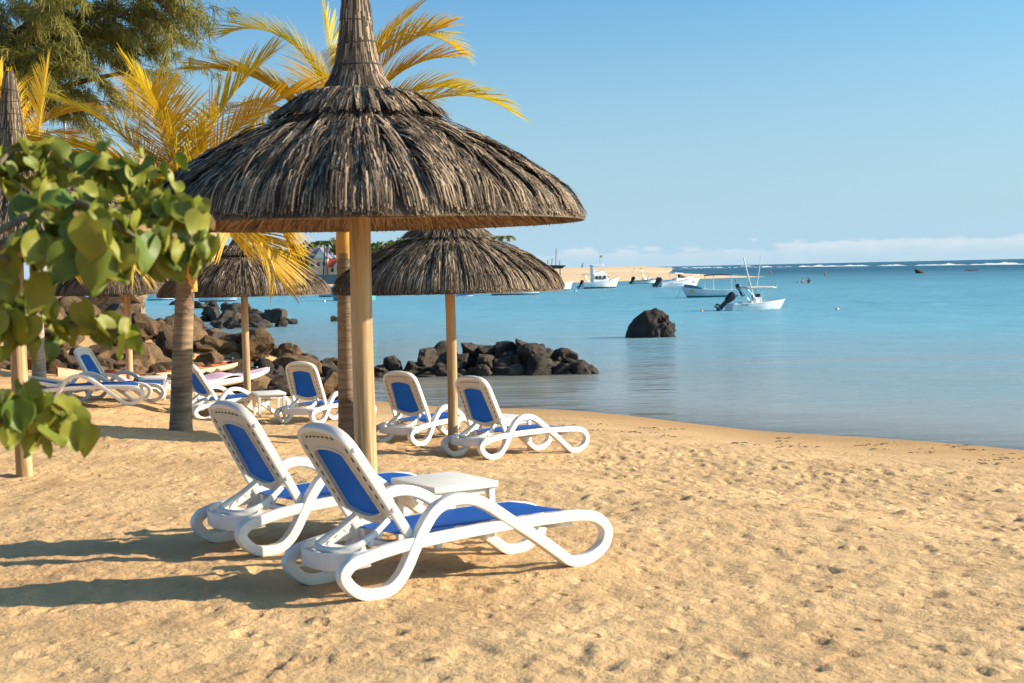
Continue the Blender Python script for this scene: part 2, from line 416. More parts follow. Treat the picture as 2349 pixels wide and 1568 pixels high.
# ---- sea
wx = axis(-26, 26, .6, -40000, 40000, 1.18)
wy = axis(12, 66, .6, 8, 60000, 1.12)
WX, WY = np.meshgrid(wx, wy)
ny, nx = WX.shape
idx = np.arange(ny * nx).reshape(ny, nx)
Q = np.stack([idx[:-1, :-1], idx[:-1, 1:], idx[1:, 1:], idx[1:, :-1]], -1).reshape(-1, 4)
sea_me = mesh_np('sea', np.stack([WX, WY, np.full_like(WX, SEA)], -1), Q)
dep = SEA - ground0(WX, WY)
at_ = sea_me.attributes.new('depth', 'FLOAT', 'POINT'); at_.data.foreach_set('value', np.clip(dep, -2, 20).astype(np.float32).ravel())
def water_mat():
    m = bpy.data.materials.new('sea_water'); m.use_nodes = True; t = m.node_tree; t.nodes.clear()
    g = mnode(t, 'ShaderNodeNewGeometry')
    at = mnode(t, 'ShaderNodeAttribute'); at.attribute_name = 'depth'
    # ripples: crests roughly parallel to the shore
    def rip(scale, sx, sy, rot, det):
        mp = mnode(t, 'ShaderNodeMapping'); mp.inputs['Rotation'].default_value = (0, 0, R(rot)); mp.inputs['Scale'].default_value = (sx, sy, 1)
        t.links.new(g.outputs['Position'], mp.inputs[0])
        n = mnode(t, 'ShaderNodeTexNoise', Scale=scale, Detail=det, Roughness=.55); t.links.new(mp.outputs[0], n.inputs['Vector']); return n.outputs['Fac']
    r1 = rip(1.0, .55, 2.6, 22, 3.0); r2 = rip(.28, .5, 1.9, 8, 3.0); r3 = rip(.05, .5, 1.3, 10, 2.0)
    a = mnode(t, 'ShaderNodeMath', operation='MULTIPLY_ADD'); t.links.new(r2, a.inputs[0]); a.inputs[1].default_value = 2.2; t.links.new(r1, a.inputs[2])
    bd = mnode(t, 'ShaderNodeMapRange'); t.links.new(at.outputs['Fac'], bd.inputs[0])
    for i, v in ((1, .3), (2, 6.0), (3, .03), (4, .5)): bd.inputs[i].default_value = v
    bp = mnode(t, 'ShaderNodeBump', Strength=1.0); t.links.new(bd.outputs[0], bp.inputs['Distance']); t.links.new(a.outputs[0], bp.inputs['Height'])
    # water body colour by depth, with patches of weed and sand on the lagoon floor
    pn = mnode(t, 'ShaderNodeMath', operation='MULTIPLY_ADD'); t.links.new(r3, pn.inputs[0]); pn.inputs[1].default_value = 1.6
    pm = mnode(t, 'ShaderNodeMath', operation='SUBTRACT'); t.links.new(at.outputs['Fac'], pm.inputs[0]); pm.inputs[1].default_value = .8
    t.links.new(pm.outputs[0], pn.inputs[2])
    dv = mnode(t, 'ShaderNodeMath', operation='DIVIDE'); t.links.new(pn.outputs[0], dv.inputs[0]); dv.inputs[1].default_value = 9.0
    body = ramp(t, dv.outputs[0], [(0, (.33, .28, .21)), (.05, (.27, .29, .27)), (.13, (.20, .34, .39)), (.30, (.16, .38, .48)), (.55, (.14, .35, .45)), (.8, (.05, .17, .25)), (1, (.015, .075, .14))])
    df = mnode(t, 'ShaderNodeSubsurfaceScattering', falloff='BURLEY', Scale=1.6); t.links.new(body, df.inputs['Color']); df.inputs['Radius'].default_value = (1, 1, 1); t.links.new(bp.outputs[0], df.inputs['Normal'])
    tr = mnode(t, 'ShaderNodeBsdfTransparent'); tr.inputs['Color'].default_value = (.80, .86, .80, 1)
    al = mnode(t, 'ShaderNodeMapRange'); t.links.new(at.outputs['Fac'], al.inputs[0])
    for i, v in ((1, .0), (2, .25), (3, .55), (4, 1.0)): al.inputs[i].default_value = v
    bm_ = mnode(t, 'ShaderNodeMixShader'); t.links.new(al.outputs[0], bm_.inputs[0]); t.links.new(tr.outputs[0], bm_.inputs[1]); t.links.new(df.outputs[0], bm_.inputs[2])
    gl = mnode(t, 'ShaderNodeBsdfGlossy', Roughness=.09); t.links.new(bp.outputs[0], gl.inputs['Normal'])
    fr = mnode(t, 'ShaderNodeFresnel', IOR=1.33); t.links.new(bp.outputs[0], fr.inputs['Normal'])
    # a wind-ruffled sea mirrors less at a glancing angle than flat water does
    rf = mnode(t, 'ShaderNodeMapRange'); t.links.new(at.outputs['Fac'], rf.inputs[0])
    for i, v in ((1, .2), (2, 4.0), (3, .80), (4, .50)): rf.inputs[i].default_value = v
    rr_ = mnode(t, 'ShaderNodeMapRange'); t.links.new(at.outputs['Fac'], rr_.inputs[0])
    for i, v in ((1, .2), (2, 5.0), (3, .08), (4, .22)): rr_.inputs[i].default_value = v
    t.links.new(rr_.outputs[0], gl.inputs['Roughness'])
    fm = mnode(t, 'ShaderNodeMath', operation='MULTIPLY'); t.links.new(fr.outputs[0], fm.inputs[0]); t.links.new(rf.outputs[0], fm.inputs[1])
    mx = mnode(t, 'ShaderNodeMixShader'); t.links.new(fm.outputs[0], mx.inputs[0]); t.links.new(bm_.outputs[0], mx.inputs[1]); t.links.new(gl.outputs[0], mx.inputs[2])
    t.links.new(mx.outputs[0], mnode(t, 'ShaderNodeOutputMaterial').inputs[0])
    return m
sea = ob('sea', sea_me, water_mat())
tag(sea, 'calm blue lagoon reaching out to the horizon', kind='structure')

# ---- far sand spit and far beach
def loft_land(name, rows, mat, label):
    """rows of (x, y, z) across the land, one row after another"""
    n = len(rows[0]); V = [p for r in rows for p in r]; F = []
    for i in range(len(rows) - 1):
        for j in range(n - 1): F.append((i * n + j, i * n + j + 1, (i + 1) * n + j + 1, (i + 1) * n + j))
    o = ob(name, smooth(mesh_py(name, V, F)), mat); return tag(o, label, kind='structure')
SAND_FAR = sand_mat('far_sand', (.58, .40, .23), (.70, .50, .30), wet=False)
near_edge = [on_level(px, py, SEA - .15) for px, py in ((700, 676), (900, 669), (1100, 660), (1290, 652), (1420, 648), (1550, 644), (1660, 640.5), (1760, 637.5))]
rows = []
for i, p in enumerate(near_edge):
    k = [1, 1, 1, 1, .95, .75, .35, .0][i]
    wd = [130, 120, 110, 95, 80, 55, 30, 8][i]
    d = Vector((.05, 1, 0)).normalized(); h = 1.75 * k
    row = []
    for f, z in ((0, -.15), (.08, .25), (.25, .62), (.45, .95), (.62, 1.0), (.8, .75), (1, -.2)):
        zz = SEA + (z * h if z > 0 else z) + .05 * math.sin(i * 2.1 + f * 9) * k
        row.append(tuple(p + d * (wd * f) + Vector((0, 0, zz - p.z))))
    rows.append(row)
loft_land('sand_spit', rows, SAND_FAR, 'long low sand spit reaching into the lagoon behind the moored boats')
rows = []
for i, (x, y) in enumerate(((-420, 330), (-260, 315), (-150, 300), (-80, 300), (-20, 315), (15, 345), (40, 400))):
    rows.append([(x, y, SEA - .2), (x + 4, y + 8, SEA + .5), (x + 8, y + 22, SEA + 1.3), (x + 12, y + 60, SEA + 2.2), (x + 20, y + 260, SEA + 3)])
loft_land('far_shore', rows, SAND_FAR, 'far shore of the bay with trees and houses')

# ---- breaking waves on the reef
foam, _t, _b = mat_new('foam')
_tl = mnode(_t, 'ShaderNodeBsdfTranslucent'); _tl.inputs['Color'].default_value = (.95, .96, .97, 1); _b.inputs['Base Color'].default_value = (.92, .93, .94, 1); _b.inputs['Roughness'].default_value = .9
_mx = mnode(_t, 'ShaderNodeMixShader'); _mx.inputs[0].default_value = .5; _t.links.new(_b.outputs[0], _mx.inputs[1]); _t.links.new(_tl.outputs[0], _mx.inputs[2]); _t.links.new(_mx.outputs[0], _t.nodes['Material Output'].inputs[0])
def surf(pts, h, name='surf'):
    V = []; F = []; rg = random.Random(3)
    n = len(pts)
    for i, p in enumerate(pts):
        hh = h * max(.0, .5 + .9 * float(fbm(np.array([i * .13]), np.array([2.2]), 0, 3)[0])) + .02
        for dx, z in ((-4, -.05), (-1.2, .7), (0, 1), (1.5, .6), (5, -.05)):
            V.append((p.x, p.y + dx + rg.uniform(-1, 1), SEA + z * hh * rg.uniform(.75, 1.2)))
    for i in range(n - 1):
        for j in range(4): F.append((i * 5 + j, i * 5 + j + 1, (i + 1) * 5 + j + 1, (i + 1) * 5 + j))
    return mesh_py(name, V, F)
def between(a, b, n): return [a.lerp(b, i / (n - 1)) for i in range(n)]
sf1 = ob('surf', surf(between(on_level(1240, 624.0, SEA), on_level(1800, 613.5, SEA), 260), 1.5), foam)
tag(sf1, 'thin white line of breaking surf on the reef beyond the sand spit', kind='stuff')
sf2 = ob('surf', surf(between(on_level(1520, 616, SEA), on_level(2600, 604.5, SEA), 420), .75), foam)
tag(sf2, 'long white line of surf below the horizon out beyond the waders', kind='stuff')

# ================================================================== ROCKS
def rock_mesh(seed, n=4, cuts=11, flat=1.0, rough=.17):
    bm = bmesh.new(); bmesh.ops.create_icosphere(bm, subdivisions=n, radius=1)
    V = np.array([v.co[:] for v in bm.verts]); rs = np.random.RandomState(seed)
    for i in range(cuts):                                     # broken faces
        d = rs.normal(size=3); d /= np.linalg.norm(d); h = rs.uniform(.36, .78)
        t = V @ d; V = V - np.maximum(0, t - h)[:, None] * d * .9
    o = rs.uniform(0, 50, 3)
    nrm = V / np.linalg.norm(V, axis=1)[:, None]
    V = V + nrm * (rough * fbm(V[:, 0] * 1.7 + o[0], V[:, 1] * 1.7 + o[1], V[:, 2] * 1.7 + o[2], 4))[:, None]
    V[:, 2] *= flat
    for v, c in zip(bm.verts, V): v.co = c
    me = bpy.data.meshes.new('stone'); bm.to_mesh(me); bm.free()
    return smooth(me, 26)
def rock_mat(name, dark, light, bump=.6, rust=0):
    m, t, b = mat_new(name)
    tcn = mnode(t, 'ShaderNodeTexCoord'); oi = mnode(t, 'ShaderNodeObjectInfo')
    n1 = mnode(t, 'ShaderNodeTexNoise', Scale=2.2, Detail=7.0, Roughness=.65); t.links.new(tcn.outputs['Object'], n1.inputs['Vector'])
    ad = mnode(t, 'ShaderNodeMath', operation='MULTIPLY_ADD'); t.links.new(oi.outputs['Random'], ad.inputs[0]); ad.inputs[1].default_value = .30; t.links.new(n1.outputs['Fac'], ad.inputs[2])
    t.links.new(ramp(t, ad.outputs[0], [(.42, dark), (.72, tuple((Vector(dark) + Vector(light)) / 2)), (.95, light)]), b.inputs['Base Color'])
    b.inputs['Roughness'].default_value = .85; b.inputs['Specular IOR Level'].default_value = .25
    n2 = mnode(t, 'ShaderNodeTexNoise', Scale=9.0, Detail=8.0, Roughness=.7); t.links.new(tcn.outputs['Object'], n2.inputs['Vector'])
    bp = mnode(t, 'ShaderNodeBump', Strength=bump, Distance=.12); t.links.new(n2.outputs['Fac'], bp.inputs['Height'])
    t.links.new(bp.outputs[0], b.inputs['Normal'])
    return m
ROCK_DARK = rock_mat('basalt', (.022, .018, .016), (.12, .09, .065))
ROCK_BROWN = rock_mat('brown_boulder', (.05, .031, .018), (.25, .15, .072))
ROCKS = [rock_mesh(s, 4, 11, .66 + .1 * (s % 3)) for s in range(9)]
ROCKS_B = [m.copy() for m in ROCKS]
for m in ROCKS: m.materials.append(ROCK_DARK)
for m in ROCKS_B: m.materials.append(ROCK_BROWN)
def stone(parent, meshes, p, size, rg, sq=None, name='stone'):
    o = ob(name, rg.choice(meshes), None, parent)
    o.location = p; o.rotation_euler = (rg.uniform(-.3, .3), rg.uniform(-.3, .3), rg.uniform(0, 6.28))
    q = sq or (rg.uniform(.85, 1.35), rg.uniform(.75, 1.1), rg.uniform(.8, 1.1))
    o.scale = (size * q[0], size * q[1], size * q[2]); return o

rg = random.Random(5)
# groyne of dark boulders in the shallows, centre of the view
gro = thing('boulder_groyne', 'low groyne of dark basalt boulders in the shallows behind the loungers', 'rock pile', (0, 35, SEA))
GP = [(880, 858, .32), (905, 838, .36), (930, 860, .30), (955, 838, .42), (985, 862, .34), (985, 826, .36), (1015, 848, .42), (1010, 815, .42), (1045, 860, .34),
      (1050, 830, .42), (1085, 855, .40), (1080, 800, .46), (1110, 835, .46), (1120, 858, .36), (1115, 803, .40), (1150, 832, .50), (1165, 858, .48),
      (1155, 806, .42), (1185, 826, .42), (1215, 822, .50), (1205, 800, .48), (1235, 853, .62), (1245, 815, .42), (1262, 836, .44), (1285, 855, .46),
      (1290, 828, .38), (1325, 835, .38), (1340, 855, .44), (1310, 860, .36), (1362, 858, .30), (895, 866, .22), (1025, 868, .20), (1140, 866, .22), (870, 845, .3), (860, 860, .34)]
for px, py, s in GP:
    base = 866 - (px - 880) * .02
    yy = on_level(px, base, SEA).y + (base - py) * .018
    p = at_range(px, py, yy)
    stone(gro, ROCKS, p - gro.location - Vector((0, 0, .06)), s * 1.05, rg)
    if p.z > SEA + .35:
        q = Vector((p.x + rg.uniform(-.2, .2), p.y + .15, SEA + .1)); stone(gro, ROCKS, q - gro.location, s * 1.15, rg)

# lone rock standing in the water
def lone_rock():
    V = []; F = []; nU, nV = 72, 40
    prof = [(-1.0, 0), (-.97, .12), (-.9, .3), (-.8, .5), (-.68, .66), (-.5, .78), (-.34, .9), (-.26, .965), (-.1, .985), (.1, 1.0), (.22, .985), (.28, .93), (.3, .86), (.42, .87), (.47, .82), (.5, .74), (.62, .72), (.66, .66), (.68, .55), (.8, .5), (.87, .42), (.9, .2), (.9, 0)]
    bm = bmesh.new(); bmesh.ops.create_icosphere(bm, subdivisions=5, radius=1)
    P = np.array([v.co[:] for v in bm.verts])
    ang = np.arctan2(P[:, 2], P[:, 0])
    # outline in the vertical plane, rounded in depth
    pts = np.array(prof); pa = np.arctan2(pts[:, 1] + 1e-3, pts[:, 0]); pr = np.hypot(pts[:, 0], pts[:, 1]); o_ = np.argsort(pa)
    rad = np.where(ang >= 0, np.interp(ang, pa[o_], pr[o_]), .95)
    P = P * rad[:, None]
    P[:, 1] *= .75
    pit = np.clip(fbm(P[:, 0] * 5, P[:, 1] * 5, P[:, 2] * 5, 3), -1, 1)
    k = np.clip((P[:, 0] + .15) * 2.2, .12, 1)
    nrm = P / (np.linalg.norm(P, axis=1)[:, None] + 1e-6)
    P = P + nrm * (.13 * pit * k + .05 * fbm(P[:, 0] * 14, P[:, 1] * 14, P[:, 2] * 14, 3) * k)[:, None]
    P[:, 2] = np.maximum(P[:, 2], -.25)
    for v, c in zip(bm.verts, P): v.co = c
    me = bpy.data.meshes.new('sea_rock'); bm.to_mesh(me); bm.free(); return smooth(me, 50)
pr_ = on_level(1497, 775, SEA)
o = ob('sea_rock', lone_rock(), rock_mat('black_basalt', (.014, .012, .011), (.075, .055, .042), .8), None, pr_ + Vector((0, .5, 0)), (0, 0, 0), (.98, .8, 1.0))
tag(o, 'big lone dark rock with a pitted side standing in the water', 'rock')

# boulder embankment at the left
emb = thing('rock_embankment', 'embankment of large brown boulders between the beach and the bay', 'rock pile', (-7, 31, 0))
yv = 27.9; cnt = 0
while yv < 37.6:
    xv = -17.0 + rg.uniform(0, .5)
    while xv < -3.2:
        sz = rg.uniform(.34, .66) * (1.0 if yv > 29 else .7)
        z = float(ground0(xv, yv))
        if z > SEA - .5 and (xv < -3.6) and not (yv > 36 and xv < -11):
            p = Vector((xv + rg.uniform(-.2, .2), yv + rg.uniform(-.2, .2), z + sz * .12 + rg.uniform(-.08, .10)))
            stone(emb, ROCKS_B if rg.random() < .94 else ROCKS, p - emb.location, sz, rg); cnt += 1
        xv += sz * 1.4 + rg.uniform(0, .2)
    yv += .76
# a few grey ones at its foot
for px, py, s in ((665, 893, .36), (690, 905, .34), (640, 885, .36), (610, 880, .4), (720, 900, .36), (755, 893, .42), (748, 912, .3), (560, 872, .38), (740, 870, .5), (520, 862, .42)):
    p = on_sand(px, py); stone(emb, ROCKS_B if rg.random() < .4 else ROCKS, p - emb.location + Vector((0, 0, s * .3)), s * 1.05, rg)

# far boulders in the bay
far = thing('far_boulders', 'scatter of dark boulders in the bay beyond the embankment', 'rock pile', (-15, 78, SEA))
FP = [(375, 744, .9), (395, 735, .8), (420, 722, 1.0), (405, 748, .9), (440, 742, .9), (455, 752, 1.0), (480, 720, 1.0), (495, 735, 1.2), (470, 735, .9), (515, 742, 1.2), (520, 715, .8),
      (540, 725, 1.1), (545, 748, 1.0), (560, 715, .8), (565, 735, 1.2), (580, 748, 1.1), (588, 722, .8), (605, 735, .9), (600, 750, .9), (632, 738, 1.35), (660, 740, .7), (645, 747, .7), (672, 741, .5),
      (505, 750, .9), (530, 752, 1.0), (490, 706, .8), (515, 705, .6), (570, 705, .6), (455, 705, 1.0), (475, 702, .7), (765, 735, .45), (618, 722, .6)]
for px, py, s in FP:
    p = on_level(px, py + 3, SEA); k = min(1.25, p.y / 78)
    stone(far, ROCKS, p - far.location + Vector((0, 0, s * .18)), s * .62 * k, rg)
p = on_level(410, 700, SEA); o = ob('half_sunken_rock', ROCKS[2], None, None, p, (0, 0, .4), (1.2, 1.0, .75)); tag(o, 'single low rock awash in the bay beside the wall end', 'rock')
p = on_level(2110, 627.5, SEA); o = ob('reef_rock', ROCKS[4], None, None, p, (0, 0, 1.4), (1.9, 1.6, 1.3)); tag(o, 'dark rock on the shallow reef far out near the horizon', 'rock')
p = on_level(2229, 621.5, SEA); o = ob('reef_rock', ROCKS[5], None, None, p, (0, 0, .4), (2.2, 1.6, .35)); tag(o, 'flat dark rock barely above water at far right near the horizon', 'rock')

# masonry wall on the embankment
WALLM = rock_mat('wall_stone', (.12, .075, .045), (.36, .25, .15), .5)
wall = thing('stone_wall', 'rough retaining wall of squared brown stones above the boulders', 'wall', (-13, 39.5, .3))
rgw = random.Random(9)
bx_v = [rock_mesh(40 + i, 2, 9, 1.0, .10) for i in range(4)]
for m in bx_v: m.materials.append(WALLM)
z = .35
for row in range(4):
    h = (.34, .30, .27, .24)[row]; x = -19.0 + rgw.uniform(0, .3)
    while x < -10.25 + .0 * row:
        wd = rgw.uniform(.3, .62)
        o = ob('stone', rgw.choice(bx_v), None, wall, Vector((x + wd / 2 + 13, rgw.uniform(-.06, .06), z + h / 2 - .3)), (rgw.uniform(-.15, .15), rgw.uniform(-.2, .2), rgw.uniform(-.4, .4)))
        o.scale = (wd * .72, .36, h * .72); x += wd * 1.02
    z += h * .93
MORTAR = plain('mortar', (.22, .17, .12), .9, .2, 5)
MB().box((-6.2, -.12, -.6), (2.75, .35, .80)).build('wall_core', MORTAR, wall)

# ================================================================== SUN LOUNGERS
def plastic(name, col, rough=.38):
    m, t, b = mat_new(name)
    tcn = mnode(t, 'ShaderNodeTexCoord')
    n = mnode(t, 'ShaderNodeTexNoise', Scale=5.0, Detail=6.0, Roughness=.7); t.links.new(tcn.outputs['Object'], n.inputs['Vector'])
    c = Vector(col)
    t.links.new(ramp(t, n.outputs['Fac'], [(.28, tuple(c * .86)), (.5, tuple(c)), (.75, tuple(min(1, v) for v in c * 1.04))]), b.inputs['Base Color'])
    n2 = mnode(t, 'ShaderNodeTexNoise', Scale=30.0, Detail=3.0); t.links.new(tcn.outputs['Object'], n2.inputs['Vector'])
    mr = mnode(t, 'ShaderNodeMapRange'); t.links.new(n2.outputs['Fac'], mr.inputs[0]); mr.inputs[3].default_value = rough - .08; mr.inputs[4].default_value = rough + .15
    t.links.new(mr.outputs[0], b.inputs['Roughness'])
    return m
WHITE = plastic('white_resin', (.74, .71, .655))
PANEL = plastic('white_resin_shaded', (.61, .54, .44), .5)  # white resin toned beige: shade and warm sand bounce put into the colour
def sling_mat():
    m, t, b = mat_new('blue_mesh_fabric')
    tcn = mnode(t, 'ShaderNodeTexCoord')
    wv = mnode(t, 'ShaderNodeTexWave', Scale=110.0, Distortion=.4); t.links.new(tcn.outputs['Object'], wv.inputs['Vector'])
    n = mnode(t, 'ShaderNodeTexNoise', Scale=4.0, Detail=4.0); t.links.new(tcn.outputs['Object'], n.inputs['Vector'])
    t.links.new(ramp(t, n.outputs['Fac'], [(.3, (.004, .075, .33)), (.7, (.007, .105, .43))]), b.inputs['Base Color'])
    bp = mnode(t, 'ShaderNodeBump', Strength=.2, Distance=.002); t.links.new(wv.outputs['Fac'], bp.inputs['Height']); t.links.new(bp.outputs[0], b.inputs['Normal'])
    b.inputs['Roughness'].default_value = .7; b.inputs['Specular IOR Level'].default_value = .25
    tl = mnode(t, 'ShaderNodeBsdfTranslucent'); tl.inputs['Color'].default_value = (.004, .10, .42, 1)
    mx = mnode(t, 'ShaderNodeMixShader'); mx.inputs[0].default_value = .07
    t.links.new(b.outputs[0], mx.inputs[1]); t.links.new(tl.outputs[0], mx.inputs[2])
    t.links.new(mx.outputs[0], t.nodes['Material Output'].inputs[0])
    return m
BLUE = sling_mat()
SLOT = plain('slot_shadow', (.02, .018, .016), .9)  # near-black for raised blocks that paint the shade inside the slots

def catmull(P, n=4, closed=True):
    out = []; N = len(P)
    for i in range(N if closed else N - 1):
        g_ = lambda k: Vector(P[(i + k) % N]) if closed else Vector(P[min(max(i + k, 0), N - 1)])
        p0, p1, p2, p3 = g_(-1), g_(0), g_(1), g_(2)
        for j in range(n):
            t = j / n
            out.append(.5 * ((2 * p1) + (p2 - p0) * t + (2 * p0 - 5 * p1 + 4 * p2 - p3) * t * t + (3 * p1 - p0 - 3 * p2 + p3) * t ** 3))
    if not closed: out.append(Vector(P[-1]))
    return out
def band(path, wd, th, ch=.009, closed=True, axis_=Vector((0, 1, 0))):
    """a strip of rounded rectangular section swept along a path; wd is across (along axis_), th in the plane of the path"""
    V = []; F = []; N = len(path)
    for i, p in enumerate(path):
        t = (path[(i + 1) % N] - path[i - 1]) if closed else (path[min(i + 1, N - 1)] - path[max(i - 1, 0)])
        t.normalize(); ax = (axis_ - t * axis_.dot(t)).normalized(); nn = t.cross(ax)
        w_ = (wd[i] if isinstance(wd, list) else wd) / 2; h = (th[i] if isinstance(th, list) else th) / 2
        for a, b in ((-w_ + ch, -h), (w_ - ch, -h), (w_ - ch * .3, -h + ch * .3), (w_, -h + ch), (w_, h - ch), (w_ - ch * .3, h - ch * .3), (w_ - ch, h), (-w_ + ch, h), (-w_ + ch * .3, h - ch * .3), (-w_, h - ch), (-w_, -h + ch), (-w_ + ch * .3, -h + ch * .3)):
            V.append(p + ax * a + nn * b)
    n = 12
    for i in range(N if closed else N - 1):
        j = (i + 1) % N
        for k in range(n): F.append((i * n + k, i * n + (k + 1) % n, j * n + (k + 1) % n, j * n + k))
    if not closed: F += [tuple(range(n))[::-1], tuple((N - 1) * n + k for k in range(n))]
    return V, F

SIDE = [(-.709, .190), (-.640, .208), (-.568, .222), (-.439, .241), (-.31, .252), (-.073, .265), (.22, .275), (.465, .274), (.64, .270), (.745, .248), (.808, .195), (.815, .145), (.785, .088), (.70, .042),
        (.617, .030), (.554, .046), (.492, .092), (.340, .203), (.191, .303), (.075, .382), (-.011, .423), (-.091, .437), (-.166, .428), (-.24, .393), (-.297, .330), (-.355, .240), (-.413, .138), (-.465, .075),
        (-.530, .037), (-.609, .030), (-.685, .052), (-.742, .105), (-.752, .150)]
W2 = LOUNGER_W / 2
def side_frame_mesh():
    P = catmull([Vector((x, 0, z)) for x, z in SIDE], 4); n = len(P); wd = []
    for i in range(n):
        k = i / 4
        wd.append(.050 if 1.5 < k < 8.2 else .060)              # the seat rail is a little narrower than leg and arm
    sm = [sum(wd[(i + j) % n] for j in (-2, -1, 0, 1, 2)) / 5 for i in range(n)]
    V, F = band(P, sm, .057, .006)
    me = mesh_py('side_frame', V, F); return smooth(me, 40)
def loop_pts(hwt, hwb, zt, zb, arch_t, arch_b, rt, rb, n=7):
    """rounded panel outline in (y, z): top half-width, bottom half-width ..."""
    P = []
    def seg(a, b, k): return [(a[0] + (b[0] - a[0]) * i / k, a[1] + (b[1] - a[1]) * i / k) for i in range(k)]
    def arc(c, r, a0, a1, k): return [(c[0] + r * math.cos(R(a0 + (a1 - a0) * i / k)), c[1] + r * math.sin(R(a0 + (a1 - a0) * i / k))) for i in range(k)]
    P += seg((-hwb, zb + rb), (-hwt, zt - rt), n)
    P += arc((-hwt + rt, zt - rt), rt, 180, 90, n)
    P += [(y, zt + arch_t * (1 - (y / (hwt - rt)) ** 2)) for y in [(-hwt + rt) + 2 * (hwt - rt) * i / (2 * n) for i in range(2 * n)]]
    P += arc((hwt - rt, zt - rt), rt, 90, 0, n)
    P += seg((hwt, zt - rt), (hwb, zb + rb), n)
    P += arc((hwb - rb, zb + rb), rb, 0, -90, n)
    P += [(y, zb - arch_b * (1 - (y / (hwb - rb)) ** 2)) for y in [(hwb - rb) - 2 * (hwb - rb) * i / (2 * n) for i in range(2 * n)]]
    P += arc((-hwb + rb, zb + rb), rb, -90, -180, n)
    return P
def build_lounger():
    root = thing('sun_lounger', 'x', 'sun lounger', group='white sun loungers with blue slings on the sand')
    sf = side_frame_mesh()
    for s in (-1, 1): ob('side_frame', sf, WHITE, root, (0, s * (W2 - .028), 0))
    # seat: sling, pan under it, cross bars
    V = []; F = []; us = [-.36 + 1.03 * i / 24 for i in range(25)]; vs = [-1, -.5, 0, .5, 1]
    def seat_z(u): return float(np.interp(u, [-.4, -.3, -.07, .22, .46, .60, .67], [.279, .286, .297, .306, .305, .303, .290])) 
    for u in us:
        hw = W2 - .055 - (.05 * max(0, (u - .55) / .12) ** 2)
        for v in vs: V.append((u, v * hw, seat_z(u) - .008 * (1 - v * v)))
    for i in range(24):
        for j in range(4): F.append((i * 5 + j, i * 5 + j + 1, (i + 1) * 5 + j + 1, (i + 1) * 5 + j))
    ob('seat_sling', smooth(mesh_py('seat_sling', V, F)), BLUE, root)
    V = []; F = []
    for u in us:
        hw = W2 - .06 - (.06 * max(0, (u - .5) / .17) ** 2)
        for v, dz in ((-1, -.012), (-.8, -.012), (-.8, -.05), (-1, -.05)): V.append((u, v * hw, seat_z(u) + dz))
        for v, dz in ((1, -.012), (1, -.05), (.8, -.05), (.8, -.012)): V.append((u, v * hw, seat_z(u) + dz))
    for i in range(24):
        for b in (0, 4):
            for k in range(4): F.append((i * 8 + b + k, (i + 1) * 8 + b + k, (i + 1) * 8 + b + (k + 1) % 4, i * 8 + b + (k + 1) % 4))
    for e in (0, 24):
        for b in (0, 4): F.append(tuple(e * 8 + b + k for k in range(4)))
    ob('seat_rail', mesh_py('seat_rail', V, F), WHITE, root)
    for u, z, d in ((-.33, .225, .05), (.10, .235, .06), (.58, .235, .07)):
        V, F = band([Vector((u, -W2 + .05, z)), Vector((u, -.15, z - .02)), Vector((u, .15, z - .02)), Vector((u, W2 - .05, z))], d, .035, .008, False, Vector((1, 0, 0)))
        ob('crossbar', smooth(mesh_py('crossbar', V, F), 50), WHITE, root)
    # rear tray
    P = catmull([Vector(p) for p in ((-.60, -W2 + .045, .205), (-.68, -.26, .195), (-.735, -.16, .185), (-.755, 0, .182), (-.735, .16, .185), (-.68, .26, .195), (-.60, W2 - .045, .205))], 4, False)
    V, F = band(P, .085, .016, .005, False, Vector((0, 0, 1)))
    tr = ob('rear_tray', smooth(mesh_py('rear_tray', V, F), 50), WHITE, root)
    mb = MB()
    V = [(p.x, p.y, .205) for p in P] + [(-.50, W2 - .05, .205), (-.50, -W2 + .05, .205)]
    n = len(V); mb.add(V + [(x, y, .193) for x, y, z in V], [tuple(range(n)), tuple(range(2 * n - 1, n - 1, -1))])
    mb.build('tray_plate', WHITE, tr)
    # stay that props the back, with its notches
    P = catmull([Vector(p) for p in ((-.425, -.165, .36), (-.50, -.175, .305), (-.60, -.175, .255), (-.675, -.13, .232), (-.70, 0, .228), (-.675, .13, .232), (-.60, .175, .255), (-.50, .175, .305), (-.425, .165, .36))], 5, False)
    V, F = band(P, .034, .028, .007, False, Vector((-.6, 0, .8)))
    st = ob('back_stay', smooth(mesh_py('back_stay', V, F), 50), WHITE, root)
    for s in (-1, 1):
        mb = MB()
        for k in range(3):
            c = Vector((-.475 - .05 * k, s * .175, .298 - .03 * k))
            mb.box((-.012, -.012, -.03), (.012, .012, .01), Matrix.Translation(c) @ Matrix.Rotation(R(35), 4, 'Y'))
        mb.build('notch', WHITE, st, bevel=.004)
    # backrest: a frame with panel, sling and shade-coloured slot blocks, hinged at its foot
    P = [Vector((0, y, z)) for y, z in ((-.272, -.03), (-.272, .1), (-.268, .25), (-.262, .40), (-.256, .50), (-.235, .575), (-.185, .618), (-.10, .638), (0, .645), (.10, .638), (.185, .618), (.235, .575), (.256, .50), (.262, .40), (.268, .25), (.272, .1), (.272, -.03))]
    V, F = band(catmull(P, 3, False), .052, .03, .009, False, Vector((1, 0, 0)))
    br = ob('backrest', smooth(mesh_py('backrest', V, F), 40), WHITE, root, (-.37, 0, .285), (0, R(-31.5), 0))
    outer = loop_pts(.246, .258, .632, .12, .006, .06, .10, .05)
    inner = loop_pts(.158, .182, .512, .145, .018, .035, .035, .02)
    n = len(outer); V = []; F = []
    for x in (-.017, .004):
        V += [(x, y, z) for y, z in outer]; V += [(x - (.006 if x < 0 else -.0), y, z) for y, z in inner]
